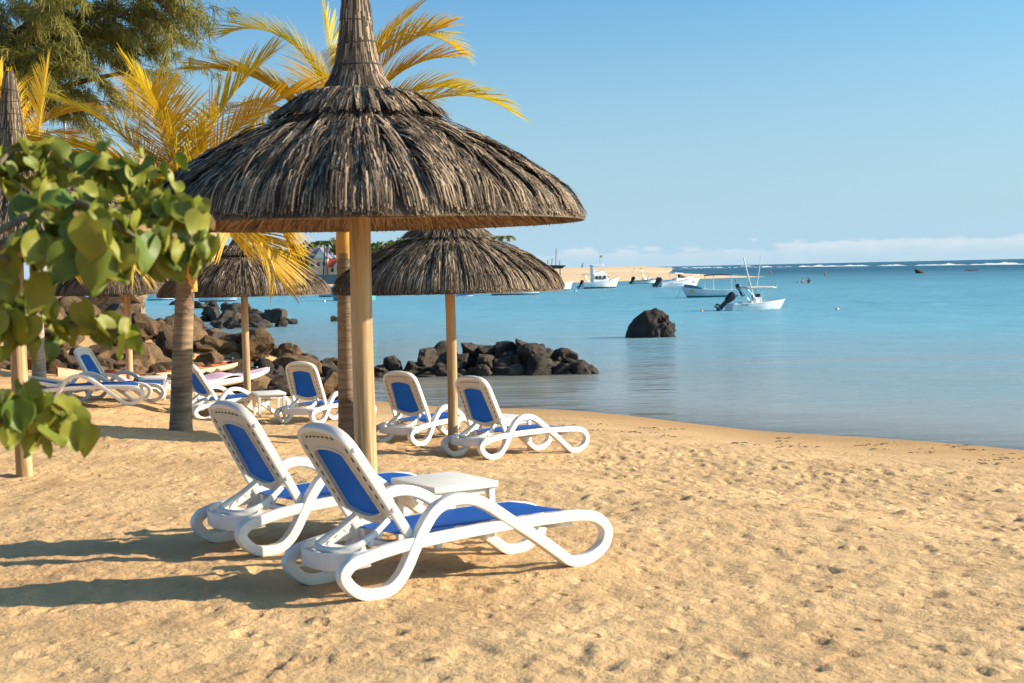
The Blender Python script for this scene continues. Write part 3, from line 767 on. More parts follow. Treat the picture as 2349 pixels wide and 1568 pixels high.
    for i in range(n):
        j = (i + 1) % n
        F.append((i, j, n + j, n + i)); F.append((2 * n + i, 3 * n + i, 3 * n + j, 2 * n + j))
        F.append((n + i, n + j, 3 * n + j, 3 * n + i)); F.append((i, 2 * n + i, 2 * n + j, j))
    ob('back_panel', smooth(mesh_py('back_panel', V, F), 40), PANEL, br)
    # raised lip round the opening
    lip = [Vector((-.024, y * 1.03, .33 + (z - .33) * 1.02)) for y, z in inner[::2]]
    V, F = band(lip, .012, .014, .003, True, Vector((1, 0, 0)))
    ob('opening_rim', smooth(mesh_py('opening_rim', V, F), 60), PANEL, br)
    hole = loop_pts(.164, .188, .518, .140, .018, .035, .035, .02)
    mesh_s = mesh_py('back_sling', [(-.006, y, z) for y, z in hole] + [(-.002, 0, .33)], [(i, (i + 1) % n, n) for i in range(n)])
    ob('back_sling', mesh_s, BLUE, br)
    slot_t = MB().box((-.003, -.011, -.004), (.003, .011, .004)).mesh('slot_shade')
    slot_s = MB().box((-.003, -.004, -.013), (.003, .004, .013)).mesh('slot_shade')
    for me in (slot_t, slot_s): me.materials.append(SLOT)
    for k in range(-3, 4):
        y = k * .046; ob('slot_shade', slot_t, None, br, (-.019, y, .600 - .35 * y * y), (R(-18 * y / .14) if y else 0, 0, 0))
    for s in (-1, 1):
        for k in range(7):
            z = .19 + k * .056; ob('slot_shade', slot_s, None, br, (-.019, s * (.232 - .012 * (z - .15) / .4), z))
        for z in (.52, .16): 
            MB().lathe([(.013, 0), (.013, .004), (.008, .006)], 12, Matrix.Translation((.0, s * .287 if z < .3 else s * .268, z)) @ Matrix.Rotation(R(-90 * s), 4, 'X')).build('bolt', WHITE, br)
    return root
proto = build_lounger()
LLABEL = ['nearest white sun lounger with blue sling, its foot end towards the water',
          'second white sun lounger just behind the nearest one, beyond the small table',
          'white sun lounger at right of the slim thatch post, nearest the waterline',
          'white sun lounger half hidden behind the slim post of the middle parasol',
          'white sun lounger seen from behind between the two palm trunk and boulders',
          'white sun lounger behind the dark shaded palm trunk, beside a small table',
          'white sun lounger at far left with its blue back raised, before the canoes',
          'white sun lounger at far left with its back laid flat']
LLABEL[4] = 'white sun lounger seen from behind, left of the thick ringed palm trunk'
for i, L in enumerate(LOUNGERS):
    o = proto if i == 0 else dup(proto)
    c, s_ = math.cos(R(L['yaw'])), math.sin(R(L['yaw']))
    o.location = (L['x'] - s_ * W2, L['y'] + c * W2, L['z'] - L['tilt'] * W2)
    o.rotation_euler = (-L['tilt'], -L['pt'], R(L['yaw']))
    o['label'] = LLABEL[i]
    for ch in o.children:
        if ch.name.startswith('backrest'): ch.rotation_euler = (0, -R(L['back']), 0)
        if L['back'] > 60 and ch.name.startswith('back_stay'): ch.location = (.0, 0, -.09)

# ================================================================== SIDE TABLES
def table(loc, rz, label, sx=.431, sy=.516, h=.375):
    t = thing('side_table', label, 'table', loc, rz, 'low white side tables beside the loungers')
    MB().box((-sx / 2, -sy / 2, h - .038), (sx / 2, sy / 2, h)).build('table_top', WHITE, t, 40, .008)
    MB().box((-sx / 2 + .03, -sy / 2 + .03, h - .07), (sx / 2 - .03, sy / 2 - .03, h - .042)).build('apron', WHITE, t)
    for a in (-1, 1):
        for b in (-1, 1):
            x, y = a * (sx / 2 - .035), b * (sy / 2 - .035)
            MB().box((x - .02, y - .02, -.03), (x + .02, y + .02, h - .04)).build('leg', WHITE, t, bevel=.004)
    return t
table((-.418, 8.304, gz(-.418, 8.304)), R(33.4), 'white side table nearest the camera, between the two closest loungers')
p = on_sand(618, 957); table(p, R(20), 'white side table left of the ringed palm trunk, beside the light timber post')
p = on_sand(352, 918); table(p, R(12), 'white side table at far left beside the timber post and shaded palm')
p = on_sand(1158, 1030); table(p, R(40), 'white side table mostly hidden behind the lounger nearest the water')

# ================================================================== THATCHED PARASOLS
def thatch_mat(name, cols):
    m, t, b = mat_new(name)
    g = mnode(t, 'ShaderNodeNewGeometry'); tcn = mnode(t, 'ShaderNodeTexCoord')
    n = mnode(t, 'ShaderNodeTexNoise', Scale=3.2, Detail=4.0); t.links.new(tcn.outputs['Object'], n.inputs['Vector'])
    a = mnode(t, 'ShaderNodeMath', operation='MULTIPLY_ADD'); t.links.new(g.outputs['Random Per Island'], a.inputs[0]); a.inputs[1].default_value = .75
    s = mnode(t, 'ShaderNodeMath', operation='MULTIPLY_ADD'); t.links.new(n.outputs['Fac'], s.inputs[0]); s.inputs[1].default_value = .6; s.inputs[2].default_value = -.18
    t.links.new(s.outputs[0], a.inputs[2])
    t.links.new(ramp(t, a.outputs[0], cols), b.inputs['Base Color'])
    b.inputs['Roughness'].default_value = .75; b.inputs['Specular IOR Level'].default_value = .3
    return m
THATCH = thatch_mat('weathered_thatch', [(.05, (.016, .011, .007)), (.36, (.07, .047, .030)), (.64, (.20, .14, .088)), (.90, (.54, .39, .25))])
THATCH_IN = thatch_mat('inner_thatch', [(.1, (.10, .05, .022)), (.5, (.23, .125, .055)), (.9, (.42, .26, .13))])
THATCH_CORE = plain('thatch_core', (.05, .035, .024), .95, .3, 20)
ROPE = plain('rope', (.05, .038, .028), .9, .3, 40)
def wood_mat(name, c0, c1):
    m, t, b = mat_new(name)
    tcn = mnode(t, 'ShaderNodeTexCoord'); oi = mnode(t, 'ShaderNodeObjectInfo')
    mp = mnode(t, 'ShaderNodeMapping'); mp.inputs['Scale'].default_value = (26, 26, 1.1); t.links.new(tcn.outputs['Object'], mp.inputs[0]); t.links.new(oi.outputs['Random'], mp.inputs['Location'])
    n = mnode(t, 'ShaderNodeTexNoise', Scale=1.0, Detail=6.0, Distortion=.8); t.links.new(mp.outputs[0], n.inputs['Vector'])
    col = ramp(t, n.outputs['Fac'], [(.25, tuple(Vector(c0) * .7)), (.42, c0), (.55, c1), (.75, tuple(Vector(c1) * .85))])
    vo = mnode(t, 'ShaderNodeTexVoronoi', Scale=2.6); t.links.new(tcn.outputs['Object'], vo.inputs['Vector'])
    kn = mnode(t, 'ShaderNodeMapRange'); t.links.new(vo.outputs['Distance'], kn.inputs[0]); kn.inputs[1].default_value = .05; kn.inputs[2].default_value = .12; kn.inputs[3].default_value = .75; kn.inputs[4].default_value = 0
    mx = mnode(t, 'ShaderNodeMix', data_type='RGBA'); t.links.new(kn.outputs[0], mx.inputs[0]); t.links.new(col, mx.inputs[6]); mx.inputs[7].default_value = (.13, .06, .02, 1)
    t.links.new(mx.outputs[2], b.inputs['Base Color']); b.inputs['Roughness'].default_value = .6
    bp = mnode(t, 'ShaderNodeBump', Strength=.3, Distance=.004); t.links.new(n.outputs['Fac'], bp.inputs['Height']); t.links.new(bp.outputs[0], b.inputs['Normal'])
    return m
POST = wood_mat('pine_pole', (.33, .195, .08), (.52, .34, .165))

RIM = 1.22
CANOPY = [(.255, .640), (.37, .555), (.61, .425), (.86, .290), (1.08, .135), (1.19, .045), (1.225, -.01)]     # r, z above the rim
def canopy_z(r): return np.interp(r, [a for a, b in CANOPY], [b for a, b in CANOPY])
def strands(n, r0f, lenf, lift, wd, seed, inner=False, off=0.0):
    """n reeds lying down the slope, as narrow ribbons of three segments; reeds gather in locks"""
    rs = np.random.RandomState(seed)
    r0 = r0f(rs.rand(n)); ln = lenf(rs, n)
    ln = np.minimum(ln, 1.205 + .035 * rs.rand(n) - r0)
    nl = 95
    lock = rs.randint(0, nl, n); la = (lock + rs.normal(0, .27, n)) / nl * 2 * np.pi
    lsk = rs.normal(0, .16, nl)[lock]; llift = rs.rand(nl)[lock]
    a0 = la + rs.normal(0, .01, n)
    sk = lsk + rs.normal(0, .05, n)
    K = 5; V = np.zeros((n, K, 2, 3)); w0 = wd * rs.uniform(.6, 1.5, n)
    for k in range(K):
        f = k / (K - 1)
        r = r0 + ln * f
        rr = np.minimum(r, 1.225)
        z = canopy_z(rr) - np.maximum(0, r - 1.225) * 1.2
        up_ = off + lift * (.25 + .75 * llift) * (.5 + .7 * np.sin(np.pi * min(1, f * .85 + .1))) + rs.normal(0, .004, n) * (f > 0)
        if inner: rr = np.minimum(rr, 1.185 + .02 * rs.rand(n)); z = canopy_z(rr) - np.interp(rr, [.5, 1.0, 1.2], [.06, .055, .03]) - .015 * rs.rand(n); up_ = -.004 * rs.rand(n)
        a = a0 + sk * ln * f / np.maximum(rr, .3) * .6
        w_ = w0 * (1 - .55 * f)
        for s in (0, 1):
            sg = (s - .5) * w_
            V[:, k, s, 0] = (rr + .45 * up_) * np.cos(a) - sg * np.sin(a)
            V[:, k, s, 1] = (rr + .45 * up_) * np.sin(a) + sg * np.cos(a)
            V[:, k, s, 2] = z + up_ + (s - .5) * w_ * rs.uniform(-.8, .8, n)
    base = np.arange(n)[:, None] * (K * 2)
    Q = np.concatenate([np.stack([base[:, 0] + 2 * k, base[:, 0] + 2 * k + 1, base[:, 0] + 2 * k + 3, base[:, 0] + 2 * k + 2], -1) for k in range(K - 1)])
    return V.reshape(-1, 3), Q
def join(parts):
    V = []; Q = []; k = 0
    for v, q in parts: V.append(v); Q.append(np.asarray(q) + k); k += len(v)
    return np.concatenate(V), np.concatenate(Q)
def canopy_meshes():
    lens = lambda rs, n: rs.uniform(.22, .5, n)
    lower = strands(9500, lambda u: .42 + .62 * np.sqrt(u), lens, .064, .0085, 1)
    eave = strands(4200, lambda u: .93 + .12 * u, lambda rs, n: rs.uniform(.20, .285, n) , .034, .008, 2)
    cap = strands(2600, lambda u: .25 + .04 * u, lambda rs, n: rs.uniform(.13, .21, n), .03, .008, 3, off=.05)
    mid = strands(2600, lambda u: .36 + .14 * u, lambda rs, n: rs.uniform(.2, .4, n), .03, .0085, 5)
    # core surface under the reeds
    n = 64; prof = [(.2, .66)] + CANOPY; V = []; F = []
    rs = np.random.RandomState(4)
    for r, z in prof:
        for k in range(n):
            a = 2 * math.pi * k / n; V.append((r * math.cos(a), r * math.sin(a), z - .006 + .008 * rs.randn() * (r < 1.1)))
    for i in range(len(prof) - 1):
        for k in range(n): F.append((i * n + k, i * n + (k + 1) % n, (i + 1) * n + (k + 1) % n, (i + 1) * n + k))
    out = join([lower, eave, cap, mid, (np.array(V), np.array(F))])
    th = mesh_np('thatch', *out)
    # underside: brown reed lining and cut ends
    inn = strands(5200, lambda u: .45 + .6 * np.sqrt(u), lambda rs, n: rs.uniform(.2, .36, n), 0, .011, 6, True)
    rim = strands(3000, lambda u: .98 + .08 * u, lambda rs, n: rs.uniform(.16, .26, n), 0, .009, 8, True)
    prof = [(.1, .66), (.61, .395), (.86, .255), (1.06, .125)]; V = []; F = []
    for r, z in prof:
        for k in range(n):
            a = 2 * math.pi * k / n; V.append((r * math.cos(a), r * math.sin(a), z))
    for i in range(len(prof) - 1):
        for k in range(n): F.append((i * n + k, i * n + (k + 1) % n, (i + 1) * n + (k + 1) % n, (i + 1) * n + k))
    li = mesh_np('lining', *join([inn, rim, (np.array(V), np.array(F))]))
    # spire: reeds bound round the pole
    rs = np.random.RandomState(12); n = 2600; K = 6
    sp_prof = [(.60, .275), (.66, .235), (.73, .185), (.80, .138), (.88, .112), (1.02, .088), (1.15, .074), (1.27, .062), (1.40, .050), (1.46, .03)]
    zz = [a for a, b in sp_prof]; rr_ = [b for a, b in sp_prof]
    V = np.zeros((n, K, 2, 3)); zt = rs.uniform(.72, 1.45, n); ln = rs.uniform(.12, .34, n); a = rs.rand(n) * 2 * np.pi; wd = rs.uniform(.004, .010, n); lf = rs.uniform(0, .012, n)
    for k in range(K):
        z = np.maximum(zt - ln * k / (K - 1), .60); r = np.interp(z, zz, rr_) + lf * (.4 + .6 * k / (K - 1))
        for s in (0, 1):
            sg = (s - .5) * wd
            V[:, k, s, 0] = r * np.cos(a) - sg * np.sin(a); V[:, k, s, 1] = r * np.sin(a) + sg * np.cos(a); V[:, k, s, 2] = z
    base = np.arange(n) * (K * 2)
    Q = np.concatenate([np.stack([base + 2 * k, base + 2 * k + 1, base + 2 * k + 3, base + 2 * k + 2], -1) for k in range(K - 1)])
    nn = 28; Vc = []; Fc = []
    for z, r in sp_prof:
        for k in range(nn): an = 2 * math.pi * k / nn; Vc.append((r * math.cos(an), r * math.sin(an), z))
    for i in range(len(sp_prof) - 1):
        for k in range(nn): Fc.append((i * nn + k, i * nn + (k + 1) % nn, (i + 1) * nn + (k + 1) % nn, (i + 1) * nn + k))
    spm = mesh_np('spire', *join([(V.reshape(-1, 3), Q), (np.array(Vc), np.array(Fc))]))
    bands = []
    for z in (.845, .975, 1.10, 1.21, 1.30):
        r = float(np.interp(z, zz, rr_)) + .008
        bands.append(MB().tube([(r * math.cos(a), r * math.sin(a), z + .008 * math.sin(a + z * 40)) for a in [2 * math.pi * k / 28 for k in range(28)]], .0045, 6, True).mesh('rope_band', 60))
    raf = []
    for k in range(8):
        a = 2 * math.pi * (k + .5) / 8; c, s_ = math.cos(a), math.sin(a)
        raf.append(MB().tube([(.05 * c, .05 * s_, .56), (.62 * c, .62 * s_, .31), (1.05 * c, 1.05 * s_, .045)], .024, 7).mesh('rafter', 60))
    ring = MB().tube([(1.03 * math.cos(a), 1.03 * math.sin(a), .075) for a in [2 * math.pi * k / 32 for k in range(32)]], .018, 6, True).mesh('eave_ring', 60)
    return th, li, spm, bands, raf, ring
TH, LI, SPI, BANDS, RAFTERS, RING = canopy_meshes()
RAFM = wood_mat('rafter_wood', (.16, .085, .035), (.28, .165, .075))
for m, mm in ((TH, THATCH), (LI, THATCH_IN), (SPI, THATCH), (RING, RAFM)): m.materials.append(mm)
for m in BANDS: m.materials.append(ROPE)
for m in RAFTERS: m.materials.append(RAFM)
def post_mesh(r, h, seed):
    rs = random.Random(seed); mb = MB(); P = []; rr = []
    bx, by = rs.uniform(-.02, .02), rs.uniform(-.02, .02)
    for i in range(14):
        f = i / 13; P.append((bx * math.sin(f * 3), by * math.sin(f * 3.3), -.25 + (h + .25) * f)); rr.append(r * (1.03 - .06 * f) * (1 + rs.uniform(-.012, .012)))
    return mb.tube(P, rr, 20).mesh('post', 50)
def parasol(base, rim_h, scale, post_r, label, rot, seed, full=True):
    t = thing('thatched_parasol', label, 'parasol', base, 0, 'thatched beach parasols on timber posts')
    ob('post', post_mesh(post_r, rim_h + .55 * scale, seed), POST, t)
    c = ob('thatch', TH, None, t, (0, 0, rim_h), (0, 0, rot), (scale,) * 3); c['kind'] = 'stuff'
    l = ob('lining', LI, None, t, (0, 0, rim_h), (0, 0, rot * 1.7), (scale,) * 3); l['kind'] = 'stuff'
    s = ob('spire', SPI, None, t, (0, 0, rim_h), (0, 0, rot), (scale,) * 3); s['kind'] = 'stuff'
    for m in BANDS: ob('rope_band', m, None, s)
    for m in RAFTERS: ob('rafter', m, None, l)
    ob('eave_ring', RING, None, l)
    return t
pm = on_sand(850, 1279)
parasol(pm, 1.86, 1.0, .060, 'largest thatched parasol in front, with tall bound spire over the nearest loungers', .3, 1)
p3 = on_sand(1038, 1039)
parasol(p3, 1.80, 1.04, .056, 'middle thatched parasol on a slim post, just behind the big one', 1.4, 2)
p2 = on_sand(570, 945)
parasol(p2, 1.81, 1.07, .055, 'thatched parasol left of the ringed palm trunk, dark boulders behind its post', 2.3, 3)
p4 = on_sand(58, 1093)
parasol(p4, 1.86, 1.0, .066, 'thatched parasol at far left, mostly hidden behind green leaves', 3.9, 4)
p5 = on_sand(298, 888)
parasol(p5, 1.72, 1.05, .062, 'farthest thatched parasol behind hanging palm fronds, next to the stone wall', 5.0, 5)

# ================================================================== PALMS
def leaf_mat(name, cols, transl=.45, rough=.45, island=True):
    m, t, b = mat_new(name)
    g = mnode(t, 'ShaderNodeNewGeometry'); oi = mnode(t, 'ShaderNodeObjectInfo'); tcn = mnode(t, 'ShaderNodeTexCoord')
    n = mnode(t, 'ShaderNodeTexNoise', Scale=2.0, Detail=3.0); t.links.new(tcn.outputs['Object'], n.inputs['Vector'])
    a = mnode(t, 'ShaderNodeMath', operation='MULTIPLY_ADD'); t.links.new(g.outputs['Random Per Island'] if island else n.outputs['Fac'], a.inputs[0]); a.inputs[1].default_value = .4
    c = mnode(t, 'ShaderNodeMath', operation='MULTIPLY_ADD'); t.links.new(oi.outputs['Random'], c.inputs[0]); c.inputs[1].default_value = .55; t.links.new(a.outputs[0], c.inputs[2])
    col = ramp(t, c.outputs[0], cols)
    t.links.new(col, b.inputs['Base Color']); b.inputs['Roughness'].default_value = rough; b.inputs['Specular IOR Level'].default_value = .35
    tl = mnode(t, 'ShaderNodeBsdfTranslucent'); t.links.new(col, tl.inputs['Color'])
    mx = mnode(t, 'ShaderNodeMixShader'); mx.inputs[0].default_value = transl
    t.links.new(b.outputs[0], mx.inputs[1]); t.links.new(tl.outputs[0], mx.inputs[2]); t.links.new(mx.outputs[0], t.nodes['Material Output'].inputs[0])
    return m
FROND = leaf_mat('golden_palm_leaflet', [(.05, (.13, .19, .02)), (.35, (.29, .32, .02)), (.68, (.54, .44, .02)), (1.0, (.64, .39, .02))], .42)
RACHIS = plain('palm_midrib', (.62, .47, .12), .5, .2, 5)
SHEATH = plain('palm_sheath', (.66, .33, .06), .5, .25, 4)
def trunk_mat(name, c0, c1):
    m, t, b = mat_new(name)
    tcn = mnode(t, 'ShaderNodeTexCoord'); mp = mnode(t, 'ShaderNodeMapping'); mp.inputs['Scale'].default_value = (3, 3, 28); t.links.new(tcn.outputs['Object'], mp.inputs[0])
    n = mnode(t, 'ShaderNodeTexNoise', Scale=1.0, Detail=5.0, Roughness=.65); t.links.new(mp.outputs[0], n.inputs['Vector'])
    n2 = mnode(t, 'ShaderNodeTexNoise', Scale=3.0, Detail=4.0); t.links.new(tcn.outputs['Object'], n2.inputs['Vector'])
    a = mnode(t, 'ShaderNodeMath', operation='MULTIPLY_ADD'); t.links.new(n2.outputs['Fac'], a.inputs[0]); a.inputs[1].default_value = .7; t.links.new(n.outputs['Fac'], a.inputs[2])
    t.links.new(ramp(t, a.outputs[0], [(.6, c0), (1.1, c1)]), b.inputs['Base Color']); b.inputs['Roughness'].default_value = .85
    bp = mnode(t, 'ShaderNodeBump', Strength=.7, Distance=.015); t.links.new(n.outputs['Fac'], bp.inputs['Height']); t.links.new(bp.outputs[0], b.inputs['Normal'])
    return m
TRUNK = trunk_mat('palm_bark', (.09, .06, .036), (.32, .225, .14))
def frond_mesh(L, e0, e1, seed, pairs=62, ll=.55, bend=1.25, wd=.0125, twist=0, sag=.38):
    """a feather frond: returns leaflets mesh and midrib mesh; grows along +x"""
    rs = np.random.RandomState(seed); n = 40
    P = [Vector((0, 0, 0))]; T_ = []
    for i in range(n):
        f = (i + .5) / n; e = R(e0 + (e1 - e0) * f ** bend)
        d = Vector((math.cos(e), .06 * math.sin(f * 2.5 + seed) * f, math.sin(e))).normalized(); T_.append(d); P.append(P[-1] + d * (L / n))
    V = []; F = []
    for i in range(pairs):
        f = .17 + .82 * (i / (pairs - 1)); k = f * (n - 1); ii = int(k); p = P[ii].lerp(P[ii + 1], k - ii); t = T_[min(ii, n - 1)]
        side = t.cross(Vector((0, 0, 1)))
        side = side.normalized() if side.length > .05 else Vector((0, 1, 0))
        if twist: side = Matrix.Rotation(twist * (.3 + f), 3, t) @ side
        upn = side.cross(t).normalized()
        ln = 1.2 * ll * (math.sin(math.pi * (.14 + .78 * f)) ** .5) * rs.uniform(.86, 1.1)
        for s in (-1, 1):
            a = R(64 - 30 * f + rs.uniform(-4, 4))
            d = (side * s * math.sin(a) + t * math.cos(a) + upn * rs.uniform(.10, .20)).normalized()
            q = p.copy(); K = 5; k0 = len(V)
            wv = d.cross(upn).normalized()
            for j in range(K):
                g_ = j / (K - 1); w_ = wd * (.55 + .6 * g_) * (1 - g_ ** 2.2) + .0015
                ww = (wv + upn * s * .5).normalized()
                V += [q - ww * w_, q + ww * w_]
                d = (d + Vector((0, 0, -1)) * sag * (.13 + .17 * g_) * rs.uniform(.7, 1.3)).normalized(); q = q + d * (ln / (K - 1))
            for j in range(K - 1): F.append((k0 + 2 * j, k0 + 2 * j + 1, k0 + 2 * j + 3, k0 + 2 * j + 2))
    lm = mesh_py('frond', V, F)
    rm = MB().tube(P[::2], [max(.004, .020 * (1 - i / (n / 2 + 1))) for i in range(len(P[::2]))], 6).mesh('midrib', 60)
    return lm, rm
def palm(base, top, r0, r1, label, fronds, seed, sheath=True, ll=.55, name='palm_tree', bark=TRUNK, grow=1.0, bend=1.4):
    t = thing(name, label, 'palm', base, 0, 'young golden palms on the beach')
    top = Vector(top) - Vector(base); rs = random.Random(seed)
    # ringed trunk
    N = 90; P = []; rr = []
    for i in range(N):
        f = i / (N - 1); bow = Vector((top.x * f ** 1.4, top.y * f ** 1.4, -.15 + (top.z + .15) * f))
        P.append(bow); ring = .5 + .5 * math.sin(f * top.z * 2 * math.pi / .075 + .6 * math.sin(f * 9))
        rr.append((r0 + (r1 - r0) * min(1, f * 1.25) ** .55 + .5 * (r0 - r1) * max(0, .14 - f) / .14) * (1 + .035 * ring + rs.uniform(-.012, .012)))
    ob('trunk', MB().tube(P, rr, 22).mesh('trunk', 60), bark, t)
    if sheath:
        mb = MB(); mb.tube([top + Vector((0, 0, -.30)), top + Vector((0, 0, -.12)), top + Vector((0, 0, .05)), top + Vector((0, 0, .72))], [r1 * 1.1, r1 * 1.16, r1 * 1.05, r1 * .45], 16)
        ob('crownshaft', mb.mesh('crownshaft', 50), SHEATH, t)
    for i, fr in enumerate(fronds):
        azi, e0, e1, L = fr[:4]; kw = fr[4] if len(fr) > 4 else {}
        lm, rm = frond_mesh(L * grow, e0, e1, seed * 50 + i, **{**dict(ll=ll, bend=bend), **kw})
        f = ob('frond', lm, FROND, t, top + Vector((0, 0, (.22 if sheath else .08) + .10 * (i % 5))), (0, 0, R(azi)))
        ob('midrib', rm, RACHIS, f)
    return t
# azimuth 0 = towards +x (right), 90 = away from the camera, 180 = left, 270 = towards the camera
b1 = Vector((-3.80, 16.15, 0)); b1.z = gz(b1.x, b1.y)
t1 = at_range(428, 610, 16.3)
palm(b1, t1, .135, .105, 'palm with a dark shaded trunk and golden crown, left of the big parasol', [
    (172, 76, 15, 2.4), (183, 88, 55, 2.1), (140, 80, 30, 2.3), (5, 80, 35, 2.3), (0, 66, 0, 2.5), (352, 62, -20, 2.1), (188, 62, -12, 2.4), (205, 66, -45, 2.2), (168, 58, -55, 2.1), (345, 60, -66, 1.65),
    (20, 70, -30, 2.3), (305, 54, -78, 1.7), (250, 52, -80, 1.7), (70, 74, 10, 2.2), (195, 34, -84, 1.8), (335, 32, -84, 1.6), (260, 84, 40, 1.9), (225, 40, -84, 1.7), (0, 40, -84, 1.5), (180, 44, -82, 1.9)], 3, ll=.66, bend=1.3, grow=.97)
b2 = Vector((-2.02, 17.3, 0)); b2.z = gz(b2.x, b2.y)
t2 = at_range(792, 545, 17.4)
palm(b2, t2, .135, .105, 'palm with a pale ringed trunk right behind the big parasol post', [
    (182, 88, -35, 3.55, dict(bend=2.7)), (178, 76, -12, 3.1), (2, 88, -55, 3.35, dict(bend=2.5)), (4, 66, -38, 2.95, dict(bend=1.5)), (352, 82, 5, 2.8), (178, 90, 78, 2.75), (12, 89, 35, 3.0), (100, 78, -10, 3.0), (60, 70, -30, 2.8), (140, 65, -50, 2.6),
    (220, 55, -60, 2.3), (310, 50, -65, 2.2), (190, 48, -75, 2.3), (0, 74, -25, 2.5), (265, 70, 0, 2.4), (186, 82, 0, 2.8), (8, 86, -5, 2.9)], 4, ll=.66, bend=1.7, grow=.9)
b3 = on_sand(92, 921)
t3 = at_range(82, 612, b3.y)
GREYBARK = trunk_mat('grey_palm_bark', (.22, .17, .12), (.46, .37, .28))
palm(b3, t3, .125, .085, 'slender grey-trunked palm at far left behind the parasol post', [
    (0, 62, -70, 2.4), (330, 58, -75, 2.3), (30, 70, -40, 2.5), (180, 75, -20, 2.8), (170, 60, -60, 2.5), (210, 60, -72, 2.4), (300, 45, -80, 2.2), (250, 55, -75, 2.3), (20, 88, 78, 2.6), (165, 86, 55, 2.8),
    (195, 88, 70, 3.0), (345, 40, -82, 2.1), (100, 70, 0, 2.5), (275, 70, -40, 2.2), (320, 30, -84, 1.9)], 6, False, ll=.72, bark=GREYBARK)
b4 = Vector((-9.3, 25.4, gz(-9.3, 25.4)))
palm(b4, b4 + Vector((.1, 0, 2.6)), .14, .10, 'palm rising at the left edge behind the grey-trunked one', [
    (0, 70, -50, 3.0), (20, 80, -10, 3.0), (340, 60, -65, 2.8), (180, 70, -30, 3.0), (300, 55, -70, 2.6), (240, 60, -60, 2.6), (150, 75, 0, 2.8), (60, 70, -20, 2.8), (270, 82, 30, 2.6), (10, 40, -80, 2.4), (330, 84, 50, 2.6), (350, 50, -75, 2.5)], 8, True, ll=.75)

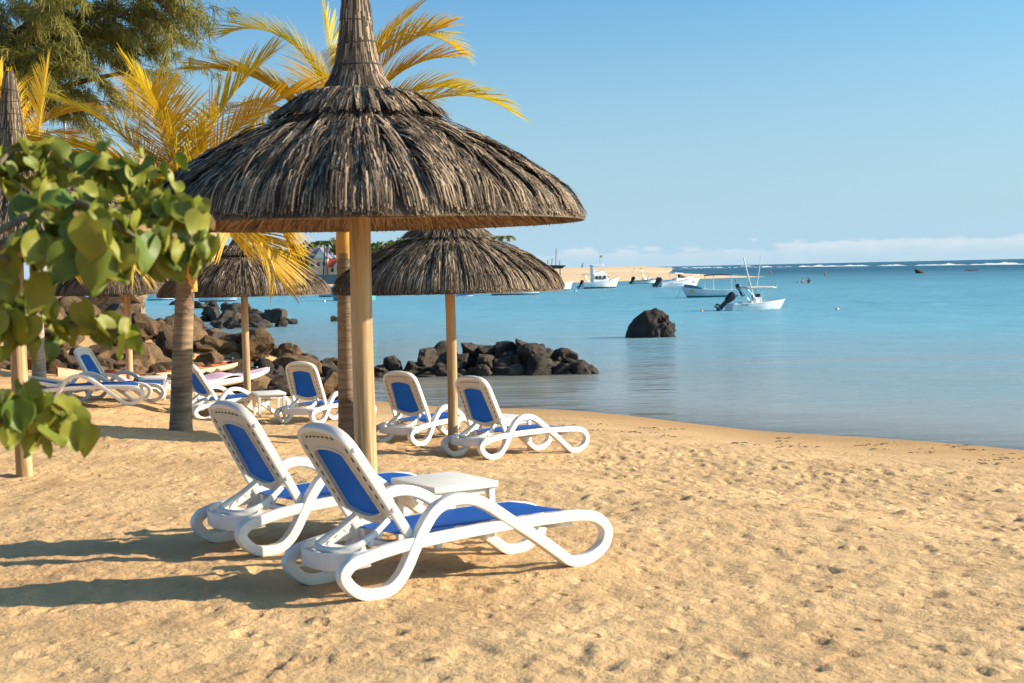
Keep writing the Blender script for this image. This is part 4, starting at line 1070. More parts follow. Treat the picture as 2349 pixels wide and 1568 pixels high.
# ================================================================== CASUARINA
NEEDLE = leaf_mat('casuarina_needle', [(.0, (.07, .085, .018)), (.5, (.16, .17, .03)), (.85, (.28, .25, .05)), (1, (.34, .27, .07))], .4, .6)
BARK = plain('casuarina_bark', (.10, .065, .042), .9, .3, 6, .4, 30)
def casuarina():
    t = thing('casuarina_tree', 'tall feathery casuarina tree in the upper left corner', 'tree', (-12.6, 29.0, gz(-12.6, 29.0)))
    o0 = t.location; rgc = random.Random(21); rs = np.random.RandomState(22)
    tr = MB().tube([(0, 0, -.3), (.1, 0, 2), (.4, .1, 5), (.5, .2, 8), (.4, .3, 12)], [.34, .27, .22, .16, .05], 14).build('trunk', BARK, t, 60)
    limbs = []
    ends = [((.2, 0, 3.0), at_range(60, 245, 27.5), at_range(150, 200, 27), at_range(260, 172, 26.7), at_range(330, 165, 26.5)),
            ((.3, .1, 3.6), at_range(40, 180, 28), at_range(130, 120, 27.5), at_range(230, 60, 27), at_range(300, 20, 26.8)),
            ((.4, .1, 5), at_range(60, 60, 28), at_range(150, 20, 27.5), at_range(260, -30, 27), at_range(400, -30, 26.8)),
            ((.3, .1, 3.3), at_range(20, 260, 28.5), at_range(100, 215, 28), at_range(190, 110, 27.5), at_range(215, 60, 27.2)),
            ((.4, .1, 4.4), at_range(20, 120, 27), at_range(70, 60, 26.5), at_range(110, 20, 26), at_range(150, -20, 26)),
            ((.45, .1, 6), at_range(80, -60, 28), at_range(220, -60, 27.5), at_range(330, -20, 27), at_range(390, 30, 26.8)),
            ((.4, .2, 5.2), at_range(-60, 30, 28), at_range(0, 60, 27), at_range(30, 110, 26.5), at_range(40, 170, 26.4)),
            ((.4, .2, 5.6), at_range(20, -20, 29), at_range(150, 60, 28.5), at_range(260, 100, 28), at_range(330, 130, 27.8)),
            ((.3, .1, 3.4), at_range(-20, 300, 27), at_range(20, 250, 26.5), at_range(70, 230, 26.3), at_range(120, 260, 26.2)),
            ((.3, .1, 3.8), at_range(-40, 200, 27), at_range(10, 160, 26.6), at_range(60, 150, 26.3), at_range(120, 150, 26.2)),
            ((.4, .1, 4.6), at_range(60, 100, 28.2), at_range(140, 70, 27.8), at_range(240, 30, 27.4), at_range(320, 60, 27.2)),
            ((.45, .2, 7), at_range(240, -90, 27.5), at_range(340, -40, 27), at_range(420, 20, 26.8), at_range(450, 40, 26.8))]
    V = []; Q = []
    for e in ends:
        pts = [Vector(e[0])] + [q - o0 for q in e[1:]]
        cur = catmull(pts, 6, False)
        MB().tube(cur, [.075 * (1 - .82 * i / len(cur)) + .008 for i in range(len(cur))], 6).build('branch', BARK, t, 60)
        limbs.append(cur)
    # branchlets drooping off the limbs, each with many thin needles
    tw = MB()
    for li, cur in enumerate(limbs):
        thin = li == 11
        for k in range(17 if not thin else 9):
            f = rgc.uniform(.22, 1) if not thin else rgc.uniform(.55, 1); p = cur[min(int(f * len(cur)), len(cur) - 1)]
            d = Vector((rgc.uniform(-.6, 1), rgc.uniform(-.8, .8), rgc.uniform(-.25, .8))).normalized(); Lb = rgc.uniform(.6, 1.9) * (.55 if thin else 1)
            q = p.copy(); pts = [q.copy()]
            for j in range(6):
                d = (d + Vector((0, 0, -.14))).normalized(); q = q + d * Lb / 6; pts.append(q.copy())
            tw.tube(pts, [.010, .009, .008, .006, .005, .004, .003], 3)
            for j in range(1, 7):
                m = 34 if not thin else 10
                pj = np.array(pts[j]) + rs.normal(0, .045, (m, 3))
                dd = rs.normal(0, .55, (m, 3)) + np.array(d) * .7 + np.array([0, 0, -.55]); dd /= np.linalg.norm(dd, axis=1)[:, None]
                ln = rs.uniform(.12, .30, m)[:, None]; wv = np.cross(dd, rs.normal(size=(m, 3))); wv /= np.linalg.norm(wv, axis=1)[:, None]; wv *= .0065
                a = pj; b_ = pj + dd * ln * .55; c_ = pj + dd * ln + np.array([0, 0, -.03])
                V.append(np.stack([a - wv, a + wv, b_ + wv, b_ - wv, c_ + wv * .4, c_ - wv * .4], 1))
    tw.build('twigs', BARK, t)['kind'] = 'stuff'
    V = np.concatenate(V); n = len(V); base = np.arange(n) * 6
    Q = np.concatenate([np.stack([base, base + 1, base + 2, base + 3], -1), np.stack([base + 3, base + 2, base + 4, base + 5], -1)])
    f = ob('foliage', mesh_np('foliage', V.reshape(-1, 3), Q), NEEDLE, t); f['kind'] = 'stuff'
casuarina()

# ================================================================== LEAFY BRANCH CLOSE TO THE CAMERA
HEART = leaf_mat('heart_leaf', [(.0, (.02, .055, .007)), (.4, (.05, .11, .012)), (.75, (.10, .15, .018)), (1, (.24, .24, .03))], .24, .5, False)
HEART_PALE = leaf_mat('heart_leaf_dry', [(0, (.45, .36, .16)), (1, (.62, .42, .20))], .35, .6, False)
WOODY = plain('twig_bark', (.14, .11, .06), .8, .25, 12)
def heart_mesh(seed, L=.095):
    """heart-shaped leaf hanging from its stalk: stalk at the origin, tip along -z"""
    rs = random.Random(seed); half = []
    for i in range(11):
        f = i / 10; wd = 1.14 * L * (max(f, .02) ** .40) * (1 - f) ** 1.02; half.append((wd, -L * (f - .09 * math.exp(-(f / .12) ** 2) * 0)))
    V = []; F = []; curl = rs.uniform(.15, .8); bow = rs.uniform(-.5, .5)
    for i, (wd, z) in enumerate(half):
        f = i / 10; y0 = bow * L * f * f
        lobe = .14 * L * math.exp(-((f) / .16) ** 2)
        for s in (-1, -.5, 0, .5, 1):
            V.append((s * wd, y0 + curl * abs(s * wd) + .006 * math.sin(6 * f + 3 * s + seed), z + lobe * abs(s)))
    for i in range(10):
        for j in range(4): F.append((i * 5 + j, i * 5 + j + 1, (i + 1) * 5 + j + 1, (i + 1) * 5 + j))
    return smooth(mesh_py('leaf', V, F))
HM = [heart_mesh(i) for i in range(6)]
for m in HM: m.materials.append(HEART)
HMD = [m.copy() for m in HM[:3]]
for m in HMD: m.materials.clear(); m.materials.append(HEART_PALE)
def leafy_shrub():
    base = Vector((-2.0, 3.35, gz(-2.0, 3.35)))
    t = thing('leafy_shrub', 'green heart-leaved shrub reaching in from the left edge close to the camera', 'shrub', base)
    rgl = random.Random(31); o0 = base
    MB().tube([(0, 0, -.2), (-.02, 0, .5), (.04, .02, 1.1), (.02, 0, 1.6), (.1, 0, 2.1)], [.035, .03, .025, .02, .012], 10).build('stem', WOODY, t, 60)
    br = [([(-330, 640), (-90, 590), (60, 545), (180, 520), (290, 500), (370, 480), (430, 500)], 3.35, 30, 1.0),
          ([(-330, 640), (-120, 470), (20, 400), (110, 380), (210, 385), (300, 395), (390, 395)], 3.5, 24, .9),
          ([(-330, 700), (-60, 560), (90, 480), (200, 470), (300, 540), (400, 580), (440, 540)], 3.2, 24, 1.0),
          ([(-330, 640), (-120, 430), (-20, 390), (30, 345), (90, 350)], 3.45, 9, .95),
          ([(-330, 700), (-100, 620), (40, 600), (150, 570), (230, 560), (300, 590)], 3.1, 12, 1.3),
          ([(-330, 900), (-120, 780), (0, 730), (100, 735), (180, 745), (270, 760)], 3.3, 16, .9),
          ([(-330, 900), (-100, 720), (0, 690), (60, 700)], 3.4, 7, .9), ([(-330, 950), (-100, 800), (10, 745), (60, 740)], 3.2, 8, 1.0),
          ([(-330, 1050), (-120, 980), (-10, 940), (60, 935), (130, 955), (185, 985)], 3.25, 15, .95), ([(-330, 1080), (-80, 1000), (10, 960), (80, 950)], 3.15, 7, .9)]
    for pts, y, nl, ls in br:
        nl = int(nl * 2.3)
        P = [at_range(px, py, y + .05 * math.sin(px * .02)) - o0 for px, py in pts]
        st = Vector((.0, 0, max(.3, min(2.0, P[0].z - .2)))); P[0] = st
        cur = catmull(P, 6, False)
        MB().tube(cur, [.009 * (1 - .75 * i / len(cur)) + .0015 for i in range(len(cur))], 6).build('branch', WOODY, t, 60)
        for k in range(nl):
            f = .33 + .67 * (k + rgl.uniform(0, .9)) / nl; p = cur[min(int(f * len(cur)), len(cur) - 1)]
            d = Vector((rgl.uniform(-1, 1), rgl.uniform(-1, 1), rgl.uniform(-.5, .9))).normalized() * rgl.uniform(.02, .075)
            q = p + d
            dry = rgl.random() < .02 or (k == nl - 1 and y in (3.35, 3.5))
            lf = ob('leaf', rgl.choice(HMD if dry else HM), None, t, q, (rgl.uniform(-.75, .75), rgl.uniform(-.55, .55), rgl.uniform(0, 6.28)))
            s = rgl.uniform(.45, .85) * ls * (.7 if dry else 1); lf.scale = (s, s, s)
leafy_shrub()

# ================================================================== FAR TREES AND HOUSES
TREE_LEAF = leaf_mat('far_foliage', [(.1, (.018, .045, .012)), (.5, (.05, .095, .02)), (.9, (.13, .16, .03))], .2, .6)
def crown_mesh(seed, n=1500, w_=1.0, h=1.0, leaf=.09):
    rs = np.random.RandomState(seed); m = 11
    c = rs.uniform(-1, 1, (m, 3)) * np.array([.62 * w_, .62 * w_, .55 * h]) + np.array([0, 0, h * .75]); r = rs.uniform(.28, .52, m)
    k = rs.randint(0, m, n); d = rs.normal(size=(n, 3)); d /= np.linalg.norm(d, axis=1)[:, None]
    p = c[k] + d * (r[k] * rs.uniform(.72, 1.05, n))[:, None]
    nn = d + rs.normal(0, .5, (n, 3)); a = np.cross(nn, rs.normal(size=(n, 3))); a /= np.linalg.norm(a, axis=1)[:, None]; b = np.cross(nn / np.linalg.norm(nn, axis=1)[:, None], a)
    s = (leaf * rs.uniform(.5, 1.3, n))[:, None]
    V = np.stack([p - a * s, p - b * s * .7, p + a * s, p + b * s * .7], 1).reshape(-1, 3)
    return mesh_np('crown', V, np.arange(n * 4).reshape(-1, 4))
CROWNS = [crown_mesh(60 + i, 1700, 1.0, 1.0) for i in range(3)]
for m in CROWNS: m.materials.append(TREE_LEAF)
FTR = MB().tube([(0, 0, -.2), (.03, 0, .4), (-.02, .02, .9)], [.06, .05, .03], 8).mesh('trunk', 60); FTR.materials.append(BARK)
def far_tree(p, s, h, label, k):
    t = thing('broadleaf_tree', label, 'tree', p, k * 1.3, 'trees along the far shore')
    ob('trunk', FTR, None, t, None, None, (s, s, h * .8)); ob('crown', CROWNS[k % 3], None, t, (0, 0, h * .12), None, (s, s, h * .62)); return t
TY = 325
for i, (px, top, wd, y, lab) in enumerate([
        (665, 560, 52, 322, 'round bushy tree left of the red-roofed house across the bay'), (700, 548, 60, 345, 'tall dark tree behind the red-roofed house, left side'),
        (755, 545, 60, 350, 'broad tree directly behind the red-roofed house'), (610, 560, 60, 345, 'far tree showing above the left thatched parasol'), (885, 548, 60, 330, 'dark tree just right of the big parasol post across the bay'),
        (930, 545, 70, 345, 'wide tree across the bay above the middle parasol, left of centre'), (990, 548, 70, 350, 'tree across the bay right behind the top of the middle parasol'), (1060, 550, 70, 350, 'tree across the bay hidden mostly by the middle parasol top'),
        (1120, 556, 50, 345, 'last leafy tree of the far shore, beside the far coconut palm'), (540, 575, 60, 345, 'far tree glimpsed between the golden palm fronds'), (840, 552, 60, 350, 'far tree behind the big parasol post')]):
    b = at_range(px, 640, y); b.z = SEA + 2.0
    hgt = at_range(px, top, y).z - b.z
    far_tree(b, wd / 3262 * y * .72, hgt * .86, lab, i)
# far coconut palm
b = at_range(1145, 640, 330); b.z = SEA + 1.8; tp = at_range(1152, 552, 330)
pt = thing('coconut_palm', 'distant coconut palm on the far shore right of the middle parasol', 'palm', b)
MB().tube([(0, 0, 0), (.2, 0, 3), tuple(tp - b)], [.25, .2, .16], 8).build('trunk', BARK, pt, 60)
PALMG = leaf_mat('far_palm_leaf', [(0, (.05, .08, .015)), (1, (.16, .15, .03))], .3, .5)
for k in range(11):
    lm, rm = frond_mesh(3.6, 55 - 4 * (k % 4), -60, 900 + k, 22, 1.1, 1.2, .12)
    f = ob('frond', lm, PALMG, pt, tp - b, (0, 0, k * .57))
# house with red and slate roofs
CREAM = plain('cream_render', (.62, .50, .34), .8, .1, 1); REDROOF = plain('red_roof', (.42, .06, .035), .6, .15, 1); SLATE = plain('slate_roof', (.17, .16, .21), .6, .12, 1); TRIMW = plain('white_trim', (.78, .74, .70), .6, .05, 1); GLASSD = plain('dark_glass', (.03, .035, .045), .15, .1, 1)
hb = at_range(735, 640, 318); hb.z = SEA + 2.0
hs = thing('seaside_house', 'cream house with red and grey gabled roofs across the bay', 'house', hb, R(-8))
def gable(parent, name, x0, x1, y0, y1, z0, z1, zr, wall, roof, axis_='x'):
    ob(name, MB().box((x0, y0, z0), (x1, y1, z1)).mesh(name), wall, parent)
    e = .35
    if axis_ == 'x':
        V = [(x0 - e, y0 - e, z1 - .1), (x1 + e, y0 - e, z1 - .1), (x1 + e, (y0 + y1) / 2, zr), (x0 - e, (y0 + y1) / 2, zr), (x0 - e, y1 + e, z1 - .1), (x1 + e, y1 + e, z1 - .1)]
    else:
        V = [(x0 - e, y1 + e, z1 - .1), (x0 - e, y0 - e, z1 - .1), ((x0 + x1) / 2, y0 - e, zr), ((x0 + x1) / 2, y1 + e, zr), (x1 + e, y1 + e, z1 - .1), (x1 + e, y0 - e, z1 - .1)]
    r = ob('roof', mesh_py('roof', V, [(0, 1, 2, 3), (3, 2, 5, 4)]), roof, parent); md = r.modifiers.new('s', 'SOLIDIFY'); md.thickness = .15
    if axis_ == 'y':
        ob('gable_end', mesh_py('gable_end', [(x0, y0 + .02, z1), (x1, y0 + .02, z1), ((x0 + x1) / 2, y0 + .02, zr - .2)], [(0, 1, 2)]), TRIMW, parent)
gable(hs, 'wall', -2.6, 1.2, 0, 5, 0, 4.0, 6.5, CREAM, SLATE, 'x')
gable(hs, 'wall', -1.2, 1.6, -.6, 4, 0, 4.2, 6.6, CREAM, SLATE, 'y')
gable(hs, 'wall', 1.9, 7.5, -.3, 4, 0, 2.3, 4.0, CREAM, REDROOF, 'x')
gable(hs, 'wall', 3.6, 6.0, -1.6, 3, 0, 2.4, 4.2, CREAM, REDROOF, 'y')
for x, y, z in ((-2.1, -.03, 2.3), (-.5, -.63, 2.4), (.8, -.63, 2.4), (2.6, -.33, 1.0), (4.3, -1.63, 1.0), (5.2, -1.63, 1.0)):
    wdw = ob('window', MB().box((x, y - .02, z), (x + .6, y + .02, z + .9)).mesh('window'), GLASSD, hs)
    ob('window_frame', MB().box((x - .08, y - .05, z - .12), (x + .68, y - .0, z - .02)).box((x - .08, y - .05, z + .92), (x + .68, y, z + 1.0)).mesh('window_frame'), TRIMW, wdw)
for px, lab in ((741, 'left of two thin bare palm trunks before the far house'), (747, 'right of two thin bare palm trunks before the far house')):
    p = at_range(px, 640, 308); p.z = SEA + 1.6
    tt = thing('thin_trunk', lab, 'tree trunk', p)
    tp_ = at_range(px + 4, 560, 308) - p
    MB().tube([(0, 0, -.3), tuple(tp_ * .5 + Vector((.1, 0, 0))), tuple(tp_)], [.17, .14, .11], 8).build('trunk', BARK, tt, 60)
    for k in range(7):
        lm, rm = frond_mesh(2.6, 50, -65, 950 + k, 16, .9, 1.2, .11); ob('frond', lm, PALMG, tt, tp_, (0, 0, k * .9))
SEAWALL = plain('grey_wall', (.20, .18, .17), .9, .15, .5)
wl = MB().box((-14, -.4, 0), (10, .4, 1.9)).box((-14.1, -.45, 1.9), (10.1, .45, 2.05))
p = at_range(745, 640, 302); p.z = SEA + .4
o = wl.build('sea_wall', SEAWALL, None, None, None, p); tag(o, 'low grey sea wall in front of the far house', 'wall')

# lamp post at left
p = at_range(162, 640, 38.6); p.z = gz(p.x, p.y)
lp = thing('lamp_post', 'slim grey lamp post with a boxy floodlight under the casuarina', 'lamp', p)
STEEL = plain('grey_steel', (.42, .44, .46), .45, .1, 3, metal=.3)
ztop = at_range(162, 215, 38.6).z - p.z
MB().tube([(0, 0, -.2), (0, 0, ztop)], [.045, .035], 10).build('pole', STEEL, lp, 60)
hd = MB().box((-.02, -.08, ztop - .22), (.52, .10, ztop + .10)).build('lamp_head', STEEL, lp, bevel=.012)
MB().box((.03, -.088, ztop - .18), (.47, -.081, ztop + .06)).build('lens', plain('lamp_lens', (.62, .58, .46), .3, .05), hd)
# bird on a casuarina twig
bp_ = at_range(356, 50, 26.8)
BIRD = plain('dark_feather', (.03, .028, .03), .7)
bm = MB().lathe([(.004, -.10), (.02, -.05), (.045, .0), (.05, .04), (.035, .08), (.028, .10), (.034, .125), (.02, .15), (.004, .16)], 12)
o = bm.build('perched_bird', BIRD, None, 60, None, bp_, (0, R(12), 0)); tag(o, 'small dark bird perched on the thin outer casuarina twig', 'bird')

# ================================================================== BOATS
GEL = plain('white_gelcoat', (.80, .81, .80), .3, .05, 2); GELB = plain('pale_blue_gelcoat', (.62, .70, .72), .3, .06, 2); GEL2 = plain('cream_deck', (.72, .70, .64), .45, .05, 3)
ANTIF = plain('dark_red_bottom', (.10, .045, .035), .7, .2, 3); TEAL = plain('teal_paint', (.03, .28, .27), .4, .1, 2); NAVY = plain('navy_canvas', (.025, .04, .08), .7, .15, 4); DARKB = plain('dark_bottom', (.02, .03, .035), .6, .2, 3)
BLACK = plain('black_cowl', (.012, .014, .018), .28, .2, 4); GREYC = plain('beige_canvas', (.50, .46, .40), .8, .08, 4); CHROME = plain('pole_steel', (.62, .62, .62), .35, .05, 4, metal=.6); YEL = plain('yellow_plate', (.72, .52, .03), .5, .05); GREENP = plain('green_paint', (.12, .34, .22), .4, .1, 2)
TINTED = plain('tinted_glass', (.10, .075, .05), .12, .2, 3); BLUEL = plain('blue_letter', (.03, .12, .30), .5, .05)
def hull(L, B, hs, hb, name, mat, parent, bottom=None, deck=None, draft=.22, n=22, transom=True, bulge=.12, rake=.16, full=.45, wl=.10):
    """boat hull along +x, bow at +L/2; waterline at z=0; returns sheer height function"""
    def half(f): return B / 2 * (1 - max(0, (f - full) / (1 - full)) ** 2.3) * (.9 + .1 * min(1, f / .3))
    def sheer(f): return hs + (hb - hs) * f ** 2.0
    V = []; F = []; rows = []
    for i in range(n + 1):
        f = i / n; b = half(f); zs = sheer(f)
        xb = -L / 2 + L * f * (1 - rake * .9) ; xt = -L / 2 + L * f
        kz = -draft * (1 - max(0, (f - .6) / .4) ** 2 * .7)
        rows.append([(xb, 0, kz), (xb + (xt - xb) * .35, b * .80, -.03 + .06 * f), (xb + (xt - xb) * .45, b * .86, wl), (xb + (xt - xb) * .75, b * (.95 + bulge * .2), wl + (zs - wl) * .55), (xt, b, zs)])
    m = 5
    for r in rows:
        for (x, y, z) in r: V.append((x, -y, z))
    off = len(V)
    for r in rows:
        for (x, y, z) in r: V.append((x, y, z))
    FB = []; FT = []
    for i in range(n):
        for j in range(m - 1):
            q = (i * m + j, (i + 1) * m + j, (i + 1) * m + j + 1, i * m + j + 1); q2 = tuple(off + k for k in q[::-1])
            (FB if j < 2 else FT).extend([q, q2])
    if transom:
        FT.append(tuple([off + j for j in range(m)] + [j for j in range(m - 1, 0, -1)]))
    h = ob(name, smooth(mesh_py(name, V, FT), 40), mat, parent)
    ob('hull_bottom', smooth(mesh_py('hull_bottom', V, FB), 40), bottom or mat, parent)
    # deck a little below the sheer and a rub rail on it
    D = []; FD = []
    for i in range(n + 1):
        f = i / n; D += [(-L / 2 + L * f - .02, -half(f) * .93, sheer(f) - .06), (-L / 2 + L * f - .02, half(f) * .93, sheer(f) - .06)]
    for i in range(n): FD.append((2 * i, 2 * i + 2, 2 * i + 3, 2 * i + 1))
    ob('deck', mesh_py('deck', D, FD), deck or GEL2, parent)
    mb = MB()
    for s in (-1, 1): mb.tube([(-L / 2 + L * i / n, s * half(i / n), sheer(i / n)) for i in range(n + 1)], .022 * L / 4, 6)
    mb.build('gunwale', mat if bottom is None else GEL, parent, 60)
    return half, sheer
def outboard(parent, x, y, z, tilt, s=1.0, name='outboard_motor'):
    mt = bpy.data.objects.new(name, None)
    M_ = Matrix.Translation((x, y, z)) @ Matrix.Rotation(R(tilt), 4, 'Y') @ Matrix.Scale(s, 4)
    # cowl: an upright rounded block, leg, cavitation plate, gearcase and propeller
    bm = MB()
    prof = [(.02, .12, .08), (.16, .15, .12), (.34, .17, .14), (.48, .16, .12), (.56, .11, .08)]
    V = []; F = []
    for zz, a, b in prof:
        for k in range(14):
            an = 2 * math.pi * k / 14; ca, sa = math.cos(an), math.sin(an)
            V.append(M_ @ Vector((-.12 + a * 1.25 * math.copysign(abs(ca) ** .6, ca), b * math.copysign(abs(sa) ** .6, sa), zz)))
    for i in range(len(prof) - 1):
        for k in range(14): F.append((i * 14 + k, i * 14 + (k + 1) % 14, (i + 1) * 14 + (k + 1) % 14, (i + 1) * 14 + k))
    F += [tuple(range(14))[::-1], tuple(4 * 14 + k for k in range(14))]
    cw = ob(name, smooth(mesh_py(name, V, F), 50), BLACK, parent)
    lg = MB().box((-.22, -.045, -.50), (-.02, .045, .03), M_).box((-.36, -.09, -.44), (.0, .09, -.41), M_)
    lg.lathe([(.0, -.20), (.05, -.12), (.055, .05), (.03, .16), (.01, .2)], 10, M_ @ Matrix.Translation((-.14, 0, -.58)) @ Matrix.Rotation(R(90), 4, 'Y'))
    lg.box((-.2, -.012, -.78), (-.08, .012, -.55), M_)
    ob('motor_leg', lg.mesh('motor_leg', 40), BLACK, cw)
    pr = MB()
    for k in range(3):
        pr.box((-.012, -.045, .02), (.012, .045, .15), M_ @ Matrix.Translation((-.36, 0, -.58)) @ Matrix.Rotation(R(120 * k), 4, 'X') @ Matrix.Rotation(R(28), 4, 'Z'))
    ob('propeller', pr.mesh('propeller'), BLACK, cw)
    return cw
def lettering(parent, text, size, loc, rot, mat, name='name_lettering'):
    cu = bpy.data.curves.new(name, 'FONT'); cu.body = text; cu.size = size; cu.extrude = .002; cu.materials.append(mat)
    tmp = bpy.data.objects.new('tmp', cu); COL.objects.link(tmp); bpy.context.view_layer.update()
    me = bpy.data.meshes.new_from_object(tmp.evaluated_get(bpy.context.evaluated_depsgraph_get())); bpy.data.objects.remove(tmp)
    return ob(name, me, mat, parent, loc, rot)
def canvas_top(parent, x0, x1, hw, z, mat, name='canopy', arch=.06, th=.04):
    V = []; F = []; n = 8
    for i in range(n + 1):
        f = i / n
        for j in range(7):
            v = -1 + 2 * j / 6; V.append((x0 + (x1 - x0) * f, v * hw, z + arch * (1 - v * v) + .04 * math.sin(math.pi * f)))
    for i in range(n):
        for j in range(6): F.append((i * 7 + j, i * 7 + j + 1, (i + 1) * 7 + j + 1, (i + 1) * 7 + j))
    o = ob(name, smooth(mesh_py(name, V, F)), mat, parent); md = o.modifiers.new('s', 'SOLIDIFY'); md.thickness = th; return o
def poles(parent, pts, r, mat=CHROME, name='pole'):
    for a, b in pts: MB().tube([a, b], r, 6).build(name, mat, parent, 60)
def boat(name, label, pa, pb, rot_off=0):
    """stern and bow waterline points in the water"""
    c = (pa + pb) / 2; d = pb - pa
    return thing(name, label, 'boat', (c.x, c.y, SEA), math.atan2(d.y, d.x), 'boats moored in the lagoon'), d.length
# 1: open fishing boat, bow to the right
b_, L = boat('open_motorboat', 'white open motorboat with grey sunshade and two tall rods, nearest to the shore', on_level(1672, 713, SEA), on_level(1808, 710, SEA) + Vector((0, .9, 0)))
L *= 1.0
half, sheer = hull(L, 1.45, .36, .56, 'hull', GEL, b_, None, GEL2, .2)
con = MB().box((-.22, -.28, .3), (.18, .28, .72)).box((-.5, -.3, .3), (-.28, .3, .52)).build('console', GEL, b_, bevel=.03)
MB().lathe([(.13, 0), (.13, .02)], 16, Matrix.Translation((-.28, 0, .7)) @ Matrix.Rotation(R(70), 4, 'Y')).build('steering_wheel', BLACK, con)
MB().box((-.06, -.2, .72), (.12, .2, .92)).build('instrument_pod', BLACK, con, bevel=.03)
MB().box((-1.05, -.35, .3), (-.7, .35, .46)).build('bench', GEL2, b_, bevel=.02)
canvas_top(b_, -.95, .95, .62, 1.22, GREYC, 'sunshade')
for s in (-1, 1):
    poles(b_, [((-.1, s * .6, .42), (-.85, s * .58, 1.22)), ((-.1, s * .6, .42), (.05, s * .58, 1.24)), ((-.1, s * .6, .42), (.9, s * .58, 1.22))], .016, CHROME, 'shade_pole')
MB().tube([(-.35, -.45, .4), (-1.15, -.75, 3.0)], [.05, .038], 8).build('outrigger_rod', CHROME, b_, 60)
MB().tube([(.05, .5, .4), (.75, .9, 3.25)], [.034, .02], 8).build('outrigger_rod', CHROME, b_, 60)
outboard(b_, -L / 2 - .05, 0, .42, 48, 1.15)
lettering(b_, 'GR 8 40', .13, (-L / 2 + .45, -.715, .27), (R(90), 0, R(1)), BLACK)
MB().tube([(L / 2 - .05, 0, .35), (L / 2 + .12, -.02, -.05)], .012, 5).build('mooring_line', GREYC, b_)
# 2: long canopy boat, bow to the left
b_, L = boat('canopy_boat', 'long white skiff with a flat dark canopy on thin poles, bow to the left', on_level(1692, 681, SEA), on_level(1563, 683.5, SEA))
half, sheer = hull(L, 1.5, .55, .85, 'hull', GEL, b_, TEAL, GEL2, .2, wl=.14)
canvas_top(b_, -L / 2 + .45, L / 2 - 1.9, .66, 1.75, NAVY, 'canopy', .04, .07)
for x in (-L / 2 + .5, -.35, L / 2 - 1.95):
    for s in (-1, 1): poles(b_, [((x, s * .62, .5), (x, s * .62, 1.76))], .016)
cv_ = MB(); 
V = []; F = []
for i in range(9):
    f = i / 8
    for j in range(7):
        a = math.pi * j / 6; wdt = float(half(.62 + .33 * f)) * .9; V.append((L * (.12 + .33 * f), -wdt * math.cos(a), .62 + .2 * f + (.30 * math.sin(math.pi * min(1, .35 + .5 * (1 - f)))) * math.sin(a)))
for i in range(8):
    for j in range(6): F.append((i * 7 + j, i * 7 + j + 1, (i + 1) * 7 + j + 1, (i + 1) * 7 + j))
ob('bow_cover', smooth(mesh_py('bow_cover', V, F)), plain('grey_canvas', (.16, .22, .25), .7, .1, 4), b_)
outboard(b_, -L / 2 - .05, 0, .50, 22, .95)
MB().box((L * .27, .47, .42), (L * .35, .56, .6)).build('registration_plate', YEL, b_)
for k in (-.12, .1): MB().tube([(L / 2, k * .3, .8), (L / 2 + .35, k * 2, 0)], .012, 5).build('mooring_line', GREYC, b_)
# 3: sports cruiser with its name on the side
b_, L = boat('sports_cruiser', 'white sports cruiser with blue lettering on its side, off the sand spit', on_level(1513, 659, SEA), on_level(1604, 656.5, SEA))
L *= 1.03
half, sheer = hull(L, 2.0, .62, 1.08, 'hull', GEL, b_, GEL, GEL2, .25)
cab = MB(); V = [(-.9, -.8, .75), (1.9, -.55, 1.0), (1.9, .55, 1.0), (-.9, .8, .75), (-.7, -.6, 1.05), (1.2, -.42, 1.22), (1.2, .42, 1.22), (-.7, .6, 1.05)]
cab.add([Vector(v) for v in V], [(0, 1, 5, 4), (1, 2, 6, 5), (2, 3, 7, 6), (3, 0, 4, 7), (4, 5, 6, 7), (0, 3, 2, 1)]).build('cabin', GEL, b_, bevel=.04)
MB().add([(.15, -.62, 1.12), (.9, -.5, 1.14), (.9, .5, 1.14), (.15, .62, 1.12), (-.15, -.55, 1.55), (.0, .5, 1.55)], [(0, 1, 4), (1, 2, 5, 4), (2, 3, 5)]).build('windscreen', TINTED, b_)
canvas_top(b_, -1.1, .25, .7, 1.62, GEL, 'hardtop', .08, .05)
for s in (-1, 1): poles(b_, [((-.95, s * .68, .8), (-1.05, s * .62, 1.62)), ((-.2, s * .6, 1.1), (-.15, s * .6, 1.62))], .02)
MB().tube([(-1.05, .4, 1.65), (-1.25, .5, 2.9)], .012, 5).build('antenna', CHROME, b_)
rail = MB(); rail.tube([(1.0, -.75, 1.18), (2.0, -.5, 1.36), (2.9, 0, 1.4), (2.0, .5, 1.36), (1.0, .75, 1.18)], .014, 5)
rail.build('bow_rail', CHROME, b_, 60)
for s in (-.35, .35): outboard(b_, -L / 2 - .05, s, .6, 35, 1.15)
lettering(b_, 'VICTORY VI', .36, (-L / 2 + .95, -.985, .22), (R(88), 0, R(.5)), BLUEL)
MB().box((L * .33, -.86, .72), (L * .42, -.62, .84)).build('registration_plate', YEL, b_)
